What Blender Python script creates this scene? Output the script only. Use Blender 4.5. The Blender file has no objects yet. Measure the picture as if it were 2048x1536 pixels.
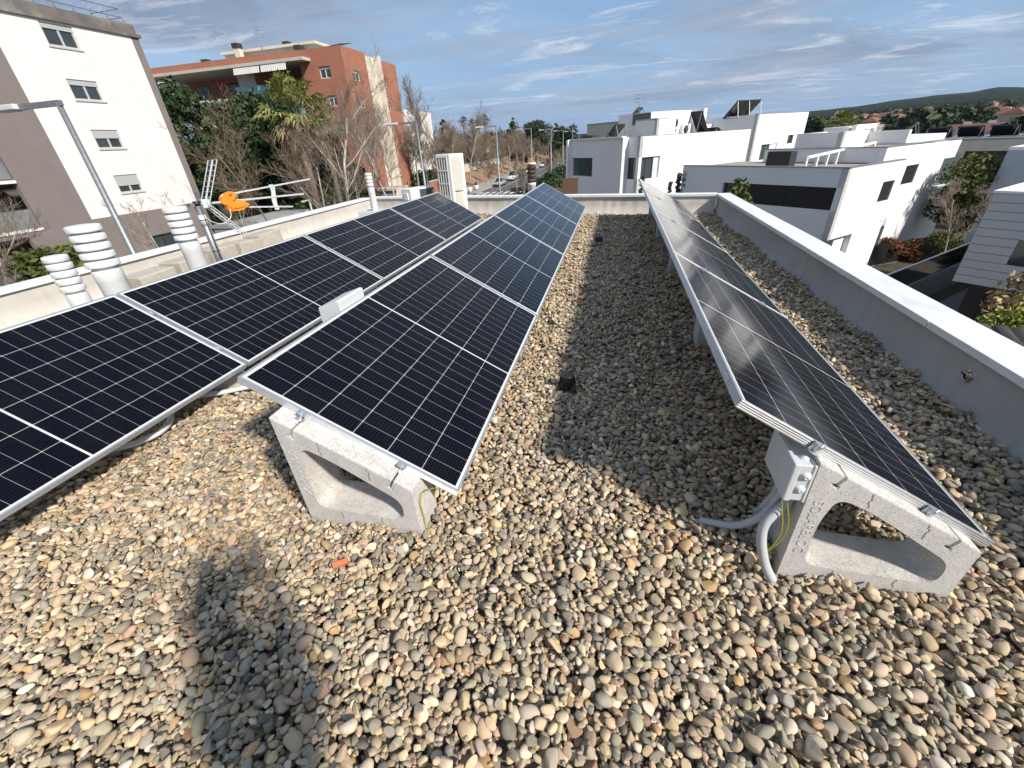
import bpy, bmesh, math, random
import numpy as np
from mathutils import Vector, Matrix, Euler
from mathutils.geometry import tessellate_polygon
rad = math.radians
SC = bpy.context.scene
COL = SC.collection
random.seed(7)

# ------------------------------------------------------------------ materials
def nt_new(name):
    m = bpy.data.materials.new(name); m.use_nodes = True
    nt = m.node_tree; nt.nodes.clear()
    out = nt.nodes.new('ShaderNodeOutputMaterial')
    bs = nt.nodes.new('ShaderNodeBsdfPrincipled')
    nt.links.new(bs.outputs[0], out.inputs[0])
    return m, nt, bs
def mth(nt, op, a, b=None, c=None, clamp=False):
    n = nt.nodes.new('ShaderNodeMath'); n.operation = op; n.use_clamp = clamp
    for i, v in enumerate((a, b, c)):
        if v is None: continue
        if isinstance(v, (int, float)): n.inputs[i].default_value = v
        else: nt.links.new(v, n.inputs[i])
    return n.outputs[0]
def mixc(nt, fac, a, b, blend='MIX'):
    n = nt.nodes.new('ShaderNodeMix'); n.data_type = 'RGBA'; n.blend_type = blend
    def put(s, v):
        if isinstance(v, (int, float)): s.default_value = v
        elif isinstance(v, (tuple, list)): s.default_value = (*v[:3], 1)
        else: nt.links.new(v, s)
    put(n.inputs[0], fac); put(n.inputs[6], a); put(n.inputs[7], b)
    return n.outputs[2]
def tex(nt, kind, scale, vec=None, **kw):
    n = nt.nodes.new('ShaderNodeTex' + kind)
    n.inputs['Scale'].default_value = scale
    for k, v in kw.items():
        if k in n.inputs: n.inputs[k].default_value = v
        else: setattr(n, k, v)
    if vec is not None: nt.links.new(vec, n.inputs['Vector'])
    return n
def coord(nt, kind='Object', scale=None):
    n = nt.nodes.new('ShaderNodeTexCoord')
    o = n.outputs[kind]
    if scale:
        mp = nt.nodes.new('ShaderNodeMapping'); mp.inputs['Scale'].default_value = scale
        nt.links.new(o, mp.inputs[0]); o = mp.outputs[0]
    return o
def ramp(nt, fac, stops):
    n = nt.nodes.new('ShaderNodeValToRGB'); cr = n.color_ramp
    while len(cr.elements) < len(stops): cr.elements.new(0.5)
    for e, (p, c) in zip(cr.elements, stops):
        e.position = p; e.color = (*c[:3], 1) if not isinstance(c, (int, float)) else (c, c, c, 1)
    nt.links.new(fac, n.inputs[0])
    return n.outputs[0]
def bump(nt, bs, h, strength=.3, dist=.01):
    b = nt.nodes.new('ShaderNodeBump'); b.inputs['Strength'].default_value = strength; b.inputs['Distance'].default_value = dist
    nt.links.new(h, b.inputs['Height']); nt.links.new(b.outputs[0], bs.inputs['Normal'])
def mat(name, c1, c2=None, scale=4, rough=.6, metal=0, b=0, bscale=None, bdist=.01, spec=None, kind='Object', stretch=None, detail=5, stain=None, rnd=0):
    """principled with two tones of a fractal noise, optional fine bump, optional stain tone (colour, scale, amount)"""
    m, nt, bs = nt_new(name)
    v = coord(nt, kind, stretch)
    bs.inputs['Roughness'].default_value = rough; bs.inputs['Metallic'].default_value = metal
    if spec is not None: bs.inputs['Specular IOR Level'].default_value = spec
    if c2 is None: c2 = tuple(x * .86 for x in c1)
    n = tex(nt, 'Noise', scale, v, Detail=detail, Roughness=.6)
    f = ramp(nt, n.outputs[0], [(.3, 0), (.7, 1)])
    c = mixc(nt, f, c1, c2)
    if stain:
        n2 = tex(nt, 'Noise', stain[1], v, Detail=6, Roughness=.65)
        f2 = ramp(nt, n2.outputs[0], [(.5, 0), (.72, 1)])
        c = mixc(nt, mth(nt, 'MULTIPLY', f2, stain[2]), c, stain[0])
    if rnd:
        oi = nt.nodes.new('ShaderNodeObjectInfo')
        hs = nt.nodes.new('ShaderNodeHueSaturation')
        nt.links.new(mth(nt, 'MULTIPLY_ADD', oi.outputs['Random'], rnd * 2, 1 - rnd), hs.inputs['Value'])
        nt.links.new(c, hs.inputs['Color']); c = hs.outputs[0]
    nt.links.new(c, bs.inputs['Base Color'])
    if b:
        n3 = tex(nt, 'Noise', bscale or scale * 8, v, Detail=6, Roughness=.6)
        bump(nt, bs, n3.outputs[0], b, bdist)
    return m
def flat(name, c, rough=.5, metal=0, spec=None):
    return mat(name, c, tuple(min(1, x * 1.12) for x in c), 3, rough, metal, spec=spec)
def glassy(name, c=(.02, .025, .03), rough=.05):
    return mat(name, c, tuple(x * 1.5 for x in c), 1.2, rough, 0, spec=.7)

# ------------------------------------------------------------------ mesh builder
class MB:
    def __init__(s): s.v = []; s.f = []; s.sm = []; s.mi = []; s.cur = 0
    def add(s, vs, fs, smooth=False, M=None):
        o = len(s.v)
        if M is not None: vs = [tuple(M @ Vector(p)) for p in vs]
        s.v += [tuple(p) for p in vs]; s.f += [tuple(i + o for i in f) for f in fs]
        s.sm += [smooth] * len(fs); s.mi += [s.cur] * len(fs)
        return s
    def box(s, x0, x1, y0, y1, z0, z1, M=None):
        vs = [(x, y, z) for z in (z0, z1) for y in (y0, y1) for x in (x0, x1)]
        return s.add(vs, [(0, 2, 3, 1), (4, 5, 7, 6), (0, 1, 5, 4), (2, 6, 7, 3), (0, 4, 6, 2), (1, 3, 7, 5)], M=M)
    def bar(s, a, b, w, h=None, up=(0, 0, 1)):
        a = Vector(a); b = Vector(b); h = h or w
        d = b - a; L = d.length; d.normalize(); u = Vector(up)
        if abs(d.dot(u)) > .98: u = Vector((1, 0, 0))
        x = d.cross(u).normalized(); z = x.cross(d)
        M = Matrix((x, d, z)).transposed().to_4x4(); M.translation = a
        return s.box(-w / 2, w / 2, 0, L, -h / 2, h / 2, M)
    def tube(s, pts, r, n=8, cap=True, smooth=True):
        pts = [Vector(p) for p in pts]; k = len(pts)
        rs = r if isinstance(r, (list, tuple)) else [r] * k
        vs = []; fs = []; x = None
        for i, p in enumerate(pts):
            t = (pts[min(i + 1, k - 1)] - pts[max(i - 1, 0)])
            if t.length < 1e-9: t = Vector((0, 0, 1))
            t.normalize()
            if x is None:
                x = t.cross(Vector((0, 0, 1)) if abs(t.z) < .9 else Vector((1, 0, 0))).normalized()
            else:
                x = (x - t * x.dot(t)); x = x.normalized() if x.length > 1e-6 else t.orthogonal().normalized()
            y = t.cross(x)
            for j in range(n):
                a = 2 * math.pi * j / n
                vs.append(p + (x * math.cos(a) + y * math.sin(a)) * rs[i])
        for i in range(k - 1):
            for j in range(n):
                a, b = i * n + j, i * n + (j + 1) % n
                fs.append((a, b, b + n, a + n))
        if cap: fs += [tuple(range(n))[::-1], tuple(range((k - 1) * n, k * n))]
        return s.add(vs, fs, smooth)
    def lathe(s, prof, n=32, M=None, smooth=True):
        vs = []; fs = []
        for (r, z) in prof:
            for j in range(n):
                a = 2 * math.pi * j / n; vs.append((r * math.cos(a), r * math.sin(a), z))
        for i in range(len(prof) - 1):
            for j in range(n):
                a, b = i * n + j, i * n + (j + 1) % n
                fs.append((a, b, b + n, a + n))
        if prof[-1][0] > 1e-6: fs.append(tuple(range((len(prof) - 1) * n, len(prof) * n)))
        if prof[0][0] > 1e-6: fs.append(tuple(range(n))[::-1])
        return s.add(vs, fs, smooth, M)
    def prism(s, loops, z0, z1, M=None):
        """polygon (outer loop, holes) in local XY between z0 and z1"""
        flatp = [p for l in loops for p in l]
        tri = tessellate_polygon([[Vector((p[0], p[1], 0)) for p in l] for l in loops])
        n = len(flatp)
        vs = [(p[0], p[1], z0) for p in flatp] + [(p[0], p[1], z1) for p in flatp]
        fs = []
        for t in tri:
            a, b, c = (Vector(flatp[i][:2]).to_3d() for i in t)
            if (b - a).cross(c - a).z < 0: t = (t[0], t[2], t[1])
            fs.append(tuple(i + n for i in t)); fs.append((t[2], t[1], t[0]))
        o = 0
        for k, l in enumerate(loops):
            ar = sum(l[i][0] * l[(i + 1) % len(l)][1] - l[(i + 1) % len(l)][0] * l[i][1] for i in range(len(l)))
            fl = (ar > 0) != (k > 0)
            for i in range(len(l)):
                a, b = o + i, o + (i + 1) % len(l)
                fs.append((a, b, b + n, a + n) if fl else (b, a, a + n, b + n))
            o += len(l)
        return s.add(vs, fs, False, M)
    def build(s, name, m, parent=None, loc=None, bevel=0, auto=False):
        me = bpy.data.meshes.new(name)
        me.from_pydata(s.v, [], s.f); 
        me.polygons.foreach_set('use_smooth', s.sm)
        for x in (m if isinstance(m, (list, tuple)) else [m]): me.materials.append(x)
        if any(s.mi): me.polygons.foreach_set('material_index', s.mi)
        me.update()
        o = bpy.data.objects.new(name, me); COL.objects.link(o)
        if parent is not None: o.parent = parent
        if loc is not None: o.location = loc
        if auto:
            e_ = o.modifiers.new('split', 'EDGE_SPLIT'); e_.split_angle = rad(32)
        if bevel:
            b = o.modifiers.new('bevel', 'BEVEL'); b.width = bevel; b.segments = 2; b.limit_method = 'ANGLE'; b.angle_limit = rad(40)
        return o
def tag(o, label=None, cat=None, group=None, kind=None):
    if label: o['label'] = label
    if cat: o['category'] = cat
    if group: o['group'] = group
    if kind: o['kind'] = kind
    return o
def thing(name, label, cat, loc=(0, 0, 0), rz=0, group=None, rot=None):
    o = bpy.data.objects.new(name, None); COL.objects.link(o); o.empty_display_size = .2
    o.location = loc; o.rotation_euler = rot if rot else (0, 0, rz)
    return tag(o, label, cat, group)
def dup(root, loc=None, rz=None, label=None, group=None, scale=None):
    def cp(o, par):
        c = o.copy(); COL.objects.link(c)
        if par is not None: c.parent = par
        for ch in kids.get(o.name, ()): cp(ch, c)
        return c
    kids = {}
    def walk(o):
        kids[o.name] = list(o.children)
        for c in o.children: walk(c)
    walk(root)
    r = cp(root, None)
    if loc is not None: r.location = loc
    if rz is not None: r.rotation_euler = (0, 0, rz)
    if scale is not None: r.scale = scale if isinstance(scale, (tuple, list)) else (scale,) * 3
    if label: r['label'] = label
    if group: r['group'] = group
    return r
def text_mesh(name, body, size, m, parent, M, extrude=.002, align='CENTER'):
    c = bpy.data.curves.new(name, 'FONT'); c.body = body; c.size = size; c.extrude = extrude; c.align_x = align; c.align_y = 'CENTER'; c.resolution_u = 3
    tmp = bpy.data.objects.new(name, c); COL.objects.link(tmp); bpy.context.view_layer.update()
    me = bpy.data.meshes.new_from_object(tmp.evaluated_get(bpy.context.evaluated_depsgraph_get())); COL.objects.unlink(tmp); bpy.data.objects.remove(tmp)
    me.materials.clear(); me.materials.append(m); me.transform(M)
    o = bpy.data.objects.new(name, me); COL.objects.link(o); o.parent = parent
    return o

# ------------------------------------------------------------------ camera, sun, sky
CAM = Vector((0, 0, 1.638))
PITCH, ROLL, YAW = rad(30.196), rad(-3.669), rad(-14.297)
fw = Vector((math.sin(YAW) * math.cos(PITCH), math.cos(YAW) * math.cos(PITCH), -math.sin(PITCH)))
rt = Vector((math.cos(YAW), -math.sin(YAW), 0)); up = rt.cross(fw)
rt2 = rt * math.cos(ROLL) + up * math.sin(ROLL); up2 = -rt * math.sin(ROLL) + up * math.cos(ROLL)
cd = bpy.data.cameras.new('camera'); cam = bpy.data.objects.new('camera', cd); COL.objects.link(cam)
cam.matrix_world = Matrix.Translation(CAM) @ Matrix((rt2, up2, -fw)).transposed().to_4x4()
cd.sensor_fit = 'HORIZONTAL'; cd.sensor_width = 36; cd.lens = 831.95 / 2048 * 36
cd.clip_start = .05; cd.clip_end = 20000
SC.camera = cam
SUN = Vector((.667, -.423, .615)).normalized()
sd = bpy.data.lights.new('sun', 'SUN'); so = bpy.data.objects.new('sun', sd); COL.objects.link(so)
sd.energy = 4.9; sd.angle = rad(3.4); sd.color = (1, .925, .82)
so.rotation_euler = SUN.to_track_quat('Z', 'Y').to_euler()
so.location = SUN * 50
vs_ = SC.view_settings
vs_.view_transform = 'Standard'; vs_.look = 'None'; vs_.exposure = 0.28; vs_.gamma = 1
SC.cycles.max_bounces = 6; SC.cycles.diffuse_bounces = 3; SC.cycles.glossy_bounces = 3; SC.cycles.transparent_max_bounces = 8
SC.cycles.use_denoising = True
W = bpy.data.worlds.new('World'); SC.world = W; W.use_nodes = True
nt = W.node_tree; nt.nodes.clear()
wo = nt.nodes.new('ShaderNodeOutputWorld'); bg = nt.nodes.new('ShaderNodeBackground')
nt.links.new(bg.outputs[0], wo.inputs[0])
sk = nt.nodes.new('ShaderNodeTexSky'); sk.sky_type = 'NISHITA'; sk.sun_disc = False
sk.sun_elevation = rad(37.9); sk.sun_rotation = math.atan2(SUN.x, SUN.y); sk.altitude = 100; sk.air_density = 1; sk.dust_density = .6; sk.ozone_density = 2.2
tc = nt.nodes.new('ShaderNodeTexCoord')
sep = nt.nodes.new('ShaderNodeSeparateXYZ'); nt.links.new(tc.outputs['Generated'], sep.inputs[0])
zc = mth(nt, 'MAXIMUM', sep.outputs[2], .001); hfade = mth(nt, 'MULTIPLY', zc, 14, clamp=True)
cx = mth(nt, 'DIVIDE', sep.outputs[0], mth(nt, 'ADD', zc, .07)); cy = mth(nt, 'DIVIDE', sep.outputs[1], mth(nt, 'ADD', zc, .07))
cmb = nt.nodes.new('ShaderNodeCombineXYZ'); nt.links.new(cx, cmb.inputs[0]); nt.links.new(cy, cmb.inputs[1])
def cloud(scale, off, rot, sx, sy, detail=7, dist=.35, rough=.55):
    mp = nt.nodes.new('ShaderNodeMapping'); mp.inputs['Location'].default_value = off; mp.inputs['Rotation'].default_value = (0, 0, rot); mp.inputs['Scale'].default_value = (sx, sy, 1)
    nt.links.new(cmb.outputs[0], mp.inputs[0])
    n = tex(nt, 'Noise', scale, mp.outputs[0], Detail=detail, Roughness=rough, Distortion=dist)
    return n.outputs[0]
hf = mth(nt, 'POWER', mth(nt, 'SUBTRACT', 1, mth(nt, 'MULTIPLY', zc, 1.5, clamp=True), clamp=True), 2.2)
base = mixc(nt, 1.0, sk.outputs[0], (.95, 1.0, 1.02), 'MULTIPLY')
base = mixc(nt, mth(nt, 'MULTIPLY_ADD', hf, .5, .45), base, (1.95, 3.2, 5.25))
veil = ramp(nt, cloud(.30, (3.1, 1.7, 0), .12, .8, 1.0, 8, .5, .6), [(.36, 0), (.64, 1)])
greym = ramp(nt, cloud(.40, (9.4, 4.1, 0), .25, .75, 1.0, 10, .7, .62), [(.42, 0), (.58, 1)])
shade = ramp(nt, cloud(.55, (2.2, 8.4, 0), .2, .7, 1.0, 10, .6, .66), [(.36, 0), (.66, 1)])
wispy = ramp(nt, cloud(1.25, (5.2, 3.4, 0), .3, .6, 1.25, 14, 1.0, .68), [(.53, 0), (.70, 1)])
wmask = ramp(nt, cloud(.35, (6.3, 9.2, 0), .1, .8, 1.0, 4, .3), [(.36, 0), (.54, 1)])
c0 = mixc(nt, mth(nt, 'MULTIPLY', mth(nt, 'MULTIPLY', veil, hfade), .7), base, (3.4, 4.6, 6.1))
c1 = mixc(nt, mth(nt, 'MULTIPLY', mth(nt, 'MULTIPLY', greym, hfade), .88), c0, mixc(nt, shade, (1.95, 2.5, 3.5), (3.5, 4.05, 5.0)))
c2 = mixc(nt, mth(nt, 'MULTIPLY', mth(nt, 'MULTIPLY', wispy, wmask), .8), c1, (6.6, 6.9, 7.3))
nt.links.new(c2, bg.inputs[0]); bg.inputs[1].default_value = .108
# ------------------------------------------------------------------ materials of the roof
def mat_cells():
    m, nt, bs = nt_new('solar_cells')
    sep = nt.nodes.new('ShaderNodeSeparateXYZ'); nt.links.new(coord(nt, 'Object'), sep.inputs[0])
    PL, PW = 2.278, 1.134; mx = .024; px = (PW - 2 * mx) / 6; py = (PL - 2 * mx - .011) / 24
    xx = mth(nt, 'SUBTRACT', mth(nt, 'MULTIPLY', sep.outputs[0], -1), mx)
    yc = mth(nt, 'SUBTRACT', mth(nt, 'ABSOLUTE', mth(nt, 'SUBTRACT', sep.outputs[1], PL / 2)), .0055)
    ax = mth(nt, 'DIVIDE', xx, px); ay = mth(nt, 'DIVIDE', yc, py)
    dx = mth(nt, 'MULTIPLY', mth(nt, 'PINGPONG', ax, .5), px)   # distance to the nearest column line
    dy = mth(nt, 'MULTIPLY', mth(nt, 'PINGPONG', ay, .5), py)
    dy2 = mth(nt, 'MULTIPLY', mth(nt, 'PINGPONG', ay, 1.0), py)
    lx = mth(nt, 'LESS_THAN', dx, .0010); ly = mth(nt, 'LESS_THAN', dy, .0007)
    dia = mth(nt, 'LESS_THAN', mth(nt, 'ADD', dx, dy), .0042)
    out = mth(nt, 'MAXIMUM', mth(nt, 'LESS_THAN', yc, 0), mth(nt, 'GREATER_THAN', yc, py * 12))
    out = mth(nt, 'MAXIMUM', out, mth(nt, 'MAXIMUM', mth(nt, 'LESS_THAN', xx, 0), mth(nt, 'GREATER_THAN', xx, px * 6)))
    line = mth(nt, 'MAXIMUM', mth(nt, 'MAXIMUM', lx, mth(nt, 'MULTIPLY', ly, .65)), mth(nt, 'MAXIMUM', dia, out))
    bb = mth(nt, 'LESS_THAN', mth(nt, 'MULTIPLY', mth(nt, 'PINGPONG', mth(nt, 'MULTIPLY_ADD', ax, 10, .5), .5), px / 10), .00035)
    wn = nt.nodes.new('ShaderNodeTexWhiteNoise'); wn.noise_dimensions = '3D'
    cb = nt.nodes.new('ShaderNodeCombineXYZ'); oi = nt.nodes.new('ShaderNodeObjectInfo')
    nt.links.new(mth(nt, 'FLOOR', ax), cb.inputs[0]); nt.links.new(mth(nt, 'FLOOR', mth(nt, 'DIVIDE', sep.outputs[1], py)), cb.inputs[1]); nt.links.new(mth(nt, 'MULTIPLY', oi.outputs['Random'], 77), cb.inputs[2])
    nt.links.new(cb.outputs[0], wn.inputs[0])
    cell = mixc(nt, wn.outputs[0], (.0012, .0014, .0055), (.0026, .0025, .0060))
    c = mixc(nt, mth(nt, 'MULTIPLY', bb, .11), cell, (.30, .31, .33))
    c = mixc(nt, line, c, (.58, .59, .58))
    nd = tex(nt, 'Noise', 3, coord(nt), Detail=6)
    c = mixc(nt, ramp(nt, nd.outputs[0], [(.45, 0), (.8, .006)]), c, (.4, .38, .35))
    nt.links.new(c, bs.inputs['Base Color'])
    bs.inputs['IOR'].default_value = 1.27
    nt.links.new(mth(nt, 'MULTIPLY_ADD', nd.outputs[0], .06, .085), bs.inputs['Roughness'])
    return m
def mat_concrete(name='block_concrete', c=(.60, .58, .55)):
    m, nt, bs = nt_new(name)
    v = coord(nt)
    n1 = tex(nt, 'Noise', 9, v, Detail=8, Roughness=.7); n2 = tex(nt, 'Voronoi', 120, v); n3 = tex(nt, 'Noise', 105, v, Detail=6, Roughness=.75)
    base = mixc(nt, ramp(nt, n1.outputs[0], [(.35, 0), (.7, 1)]), c, tuple(x * .8 for x in c))
    pit = ramp(nt, n3.outputs[0], [(.34, 1), (.45, 0)])
    base = mixc(nt, mth(nt, 'MULTIPLY', pit, .42), base, (.30, .28, .25))
    sp = mth(nt, 'MULTIPLY', ramp(nt, n2.outputs['Distance'], [(.22, 1), (.36, 0)]), mth(nt, 'GREATER_THAN', n1.outputs[0], .47))
    base = mixc(nt, mth(nt, 'MULTIPLY', sp, .55), base, (.27, .24, .21))
    nt.links.new(base, bs.inputs['Base Color']); bs.inputs['Roughness'].default_value = .92
    h = mth(nt, 'SUBTRACT', mth(nt, 'MULTIPLY', n3.outputs[0], .6), pit)
    bump(nt, bs, h, .55, .004)
    return m
def mat_render(name, c, dirt, amt=.5):
    """painted render of a parapet: soft vertical runs and weathering"""
    m, nt, bs = nt_new(name)
    v = coord(nt); v2 = coord(nt, 'Object', (2.2, 2.2, .5))
    n1 = tex(nt, 'Noise', 1.3, v, Detail=6, Roughness=.6); n2 = tex(nt, 'Noise', 5, v2, Detail=7, Roughness=.7); n3 = tex(nt, 'Noise', 160, v, Detail=3)
    n4 = tex(nt, 'Wave', 1.1, coord(nt, 'Object', (1, 1, .6)), Distortion=9, Detail=3)
    b = mixc(nt, ramp(nt, n1.outputs[0], [(.3, 0), (.7, 1)]), c, tuple(x * .84 for x in c))
    b = mixc(nt, mth(nt, 'MULTIPLY', ramp(nt, n2.outputs[0], [(.48, 0), (.75, 1)]), amt), b, dirt)
    nt.links.new(b, bs.inputs['Base Color']); bs.inputs['Roughness'].default_value = .85
    h = mth(nt, 'ADD', mth(nt, 'MULTIPLY', n3.outputs[0], .12), mth(nt, 'MULTIPLY', n4.outputs[0], 1.0))
    bump(nt, bs, h, .35, .02)
    return m
M_cell = mat_cells()
M_alu = mat('anodised_aluminium', (.70, .72, .74), (.62, .64, .66), 14, .38, .85, b=.03)
M_conc = mat_concrete()
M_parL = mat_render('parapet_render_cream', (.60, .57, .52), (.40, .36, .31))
M_parR = mat_render('parapet_render_shade', (.44, .435, .42), (.28, .27, .26))  # greyer parapet render, the shade on its inner face is part of the colour
M_cap = mat('coping_stone', (.76, .77, .77), (.67, .69, .70), 3, .55, 0, b=.12, bscale=60, stretch=(1, .35, 1), stain=((.45, .45, .44), 6, .35))
M_white = mat('white_plastic', (.66, .675, .68), (.60, .61, .615), 4, .42, stain=((.45, .44, .41), 5, .25))
M_galv = mat('galvanised_steel', (.30, .32, .335), (.20, .22, .235), 16, .5, .6, b=.05)
M_blackp = mat('black_plastic', (.012, .012, .013), (.02, .02, .021), 20, .45)
M_greyp = mat('grey_plastic', (.62, .645, .66), (.57, .595, .61), 6, .42)
M_conduit = mat('grey_conduit', (.50, .52, .53), (.42, .44, .45), 9, .5)
M_wire = mat('yellow_green_wire', (.42, .40, .02), (.20, .30, .03), 30, .4)
M_deck = mat('roof_membrane', (.16, .14, .12), (.10, .09, .08), 40, .95)
M_dark = flat('dark_void', (.012, .012, .013), .8)
M_orange = mat('orange_plastic', (.85, .28, .02), (.75, .22, .02), 9, .4)
M_steel = mat('stainless_steel', (.55, .55, .53), (.4, .4, .39), 30, .25, 1)
T = rad(29.42); PL, PW = 2.278, 1.134; PITCHY = PL + .02
ROWS = {1: (-2.76478, .1049), 2: (-.63079, 1.3192), 3: (1.48064, 1.3961)}
ROT = (0, T, 0)

# ------------------------------------------------------------------ roof and parapets
mb = MB(); mb.box(-7.75, 2.5, -2.5, 12.9, -.6, -.055)
tag(mb.build('roof_deck', M_deck), kind='structure')
mb = MB(); mb.box(-7.9, 2.45, -2.6, 12.9, -6.2, -.61)
hb = thing('house_block', 'cream house below the gravel roof with the solar panels', 'building')
mb.build('wall', mat_render('house_render', (.62, .6, .56), (.45, .42, .38)), hb)
def parapet(name, label, a, b, n, wall_t, cap_w, cap_over, H, m, caps, side):
    """wall from a to b (xy) whose inner face runs through a-b; `side` is the outward normal sign"""
    a = Vector((*a, 0)); b = Vector((*b, 0)); d = (b - a).normalized(); o = Vector((d.y, -d.x, 0)) * side
    L = (b - a).length
    t = thing(name, label, 'wall', a)
    M = Matrix((d, o, Vector((0, 0, 1)))).transposed().to_4x4()
    mb = MB(); segs = 40
    vs = []; fs = []
    for i in range(segs + 1):          # inner face with slight swelling of the membrane upstand
        x = L * i / segs
        for j, z in enumerate((-.08, 0, .08, .17, .26, H - .05)):
            y = .02 * math.sin(x * 2.3 + j * .9) * math.sin(x * .9 + 1) * (1 - abs(j - 2.5) / 3) + random.uniform(-.003, .003) - (.05 * (1 - z / .1) if z < .1 else 0)
            vs.append((x, y if j < 5 else 0.0, z))
    for i in range(segs):
        for j in range(5):
            k = i * 6 + j; fs.append((k, k + 6, k + 7, k + 1))
    mb.add(vs, fs, True, M)
    mb.box(0, L, .02, wall_t, -.6, H - .052, M)
    mb.build('wall_body', m, t)
    for i in range(caps):
        mb = MB(); mb.box(L * i / caps + (.002 if i else 0), L * (i + 1) / caps - .006, -cap_over, -cap_over + cap_w, H - .05, H, M)
        mb.build('coping', M_cap, t, bevel=.004)
    return t
HP = .39
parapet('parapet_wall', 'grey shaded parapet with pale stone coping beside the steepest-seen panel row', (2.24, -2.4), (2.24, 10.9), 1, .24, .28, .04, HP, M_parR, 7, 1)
parapet('parapet_wall', 'pale parapet across the far end of the gravel roof', (2.2, 10.80), (-7.4, 12.75), 1, .24, .28, .04, HP, M_parL, 6, 1)
parapet('parapet_wall', 'cream sunlit parapet behind the white roof vents and antenna', (-7.40, 12.7), (-7.40, -2.4), 1, .24, .28, .04, HP, M_parL, 8, 1)

# ------------------------------------------------------------------ solar panels
def frame_mesh():
    mb = MB()
    prof = [(.011, -.002), (.011, 0), (.001, 0), (0, -.001)]
    for k in range(3):
        z = -.007 - k * .009
        prof += [(0, z), (.0016, z - .0012), (.0016, z - .0030), (0, z - .0042)]
    prof += [(0, -.035), (.028, -.035), (.028, -.033)]
    cs = [(-PW, 0, 1, 1), (0, 0, -1, 1), (0, PL, -1, -1), (-PW, PL, 1, -1)]
    n = len(prof); vs = [(x + sx * o, y + sy * o, z) for (x, y, sx, sy) in cs for (o, z) in prof]; fs = []
    for i in range(4):
        for j in range(n - 1):
            a = i * n + j; b = ((i + 1) % 4) * n + j
            fs.append((a, a + 1, b + 1, b))
    mb.add(vs, fs)
    return mb
def make_panel():
    t = thing('solar_module', 'x', 'solar panel', rot=ROT)
    mb = MB(); mb.add([(-PW + .009, .009, -.003), (-.009, .009, -.003), (-.009, PL - .009, -.003), (-PW + .009, PL - .009, -.003)], [(0, 1, 2, 3)])
    mb.build('glass', M_cell, t)
    mb = MB(); mb.add([(-PW + .01, .01, -.008), (-.01, .01, -.008), (-.01, PL - .01, -.008), (-PW + .01, PL - .01, -.008)], [(3, 2, 1, 0)])
    mb.build('backsheet', M_white, t)
    frame_mesh().build('frame', M_alu, t)
    return t
def clamp(parent, x, y, end):
    mb = MB()
    if end:
        mb.box(x - .022, x + .022, -.03, .008, .0005, .0035); mb.box(x - .022, x + .022, -.009, -.005, -.034, .001); mb.box(x - .022, x + .022, -.034, -.005, -.036, -.033)
        mb.lathe([(.0075, -.033), (.0075, -.026), (.004, -.025)], 8, Matrix.Translation((x, -.02, 0)), False)
        mb.tube([(x, -.02, -.04), (x, -.02, .012)], .004, 6)
    else:
        mb.box(x - .03, x + .03, y - .022, y + .022, .0006, .0036)
        mb.lathe([(.0075, .0036), (.0075, .010), (.004, .011)], 8, Matrix.Translation((x, y, 0)), False)
    mb.build('clamp', M_alu, parent)
panel0 = make_panel()
ordn = ['nearest', 'second', 'third', 'farthest']
rown = {1: 'leftmost row behind the white vents', 2: 'middle row', 3: 'right row by the grey parapet'}
first = True; PANELS = {}
for r in (1, 2, 3):
    for k in range(4):
        loc = (ROWS[r][0], ROWS[r][1] + k * PITCHY + .01, .23)
        lab = '%s dark blue solar panel of the %s' % (ordn[k], rown[r])
        if first: p = panel0; p.location = loc; first = False
        else: p = dup(panel0, loc); p.rotation_euler = ROT
        p['label'] = lab; p['group'] = 'solar panels on the roof'
        PANELS[r, k] = p
for (r, k), p in PANELS.items():
    if k == 0:
        clamp(p, -.29, 0, True); clamp(p, -.80, 0, True)
    if k < 3:
        clamp(p, -.26, PL + .01, False); clamp(p, -.83, PL + .01, False)
# small type plate on the upper side of the nearest right-hand panel
mb = MB(); mb.box(-PW - .0012, -PW - .0002, .17, .235, -.026, -.008); mb.cur = 1
mb.box(-PW - .002, -PW - .001, .18, .225, -.022, -.012)
mb.build('type_plate', [M_white, M_greyp], PANELS[3, 0])

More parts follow.
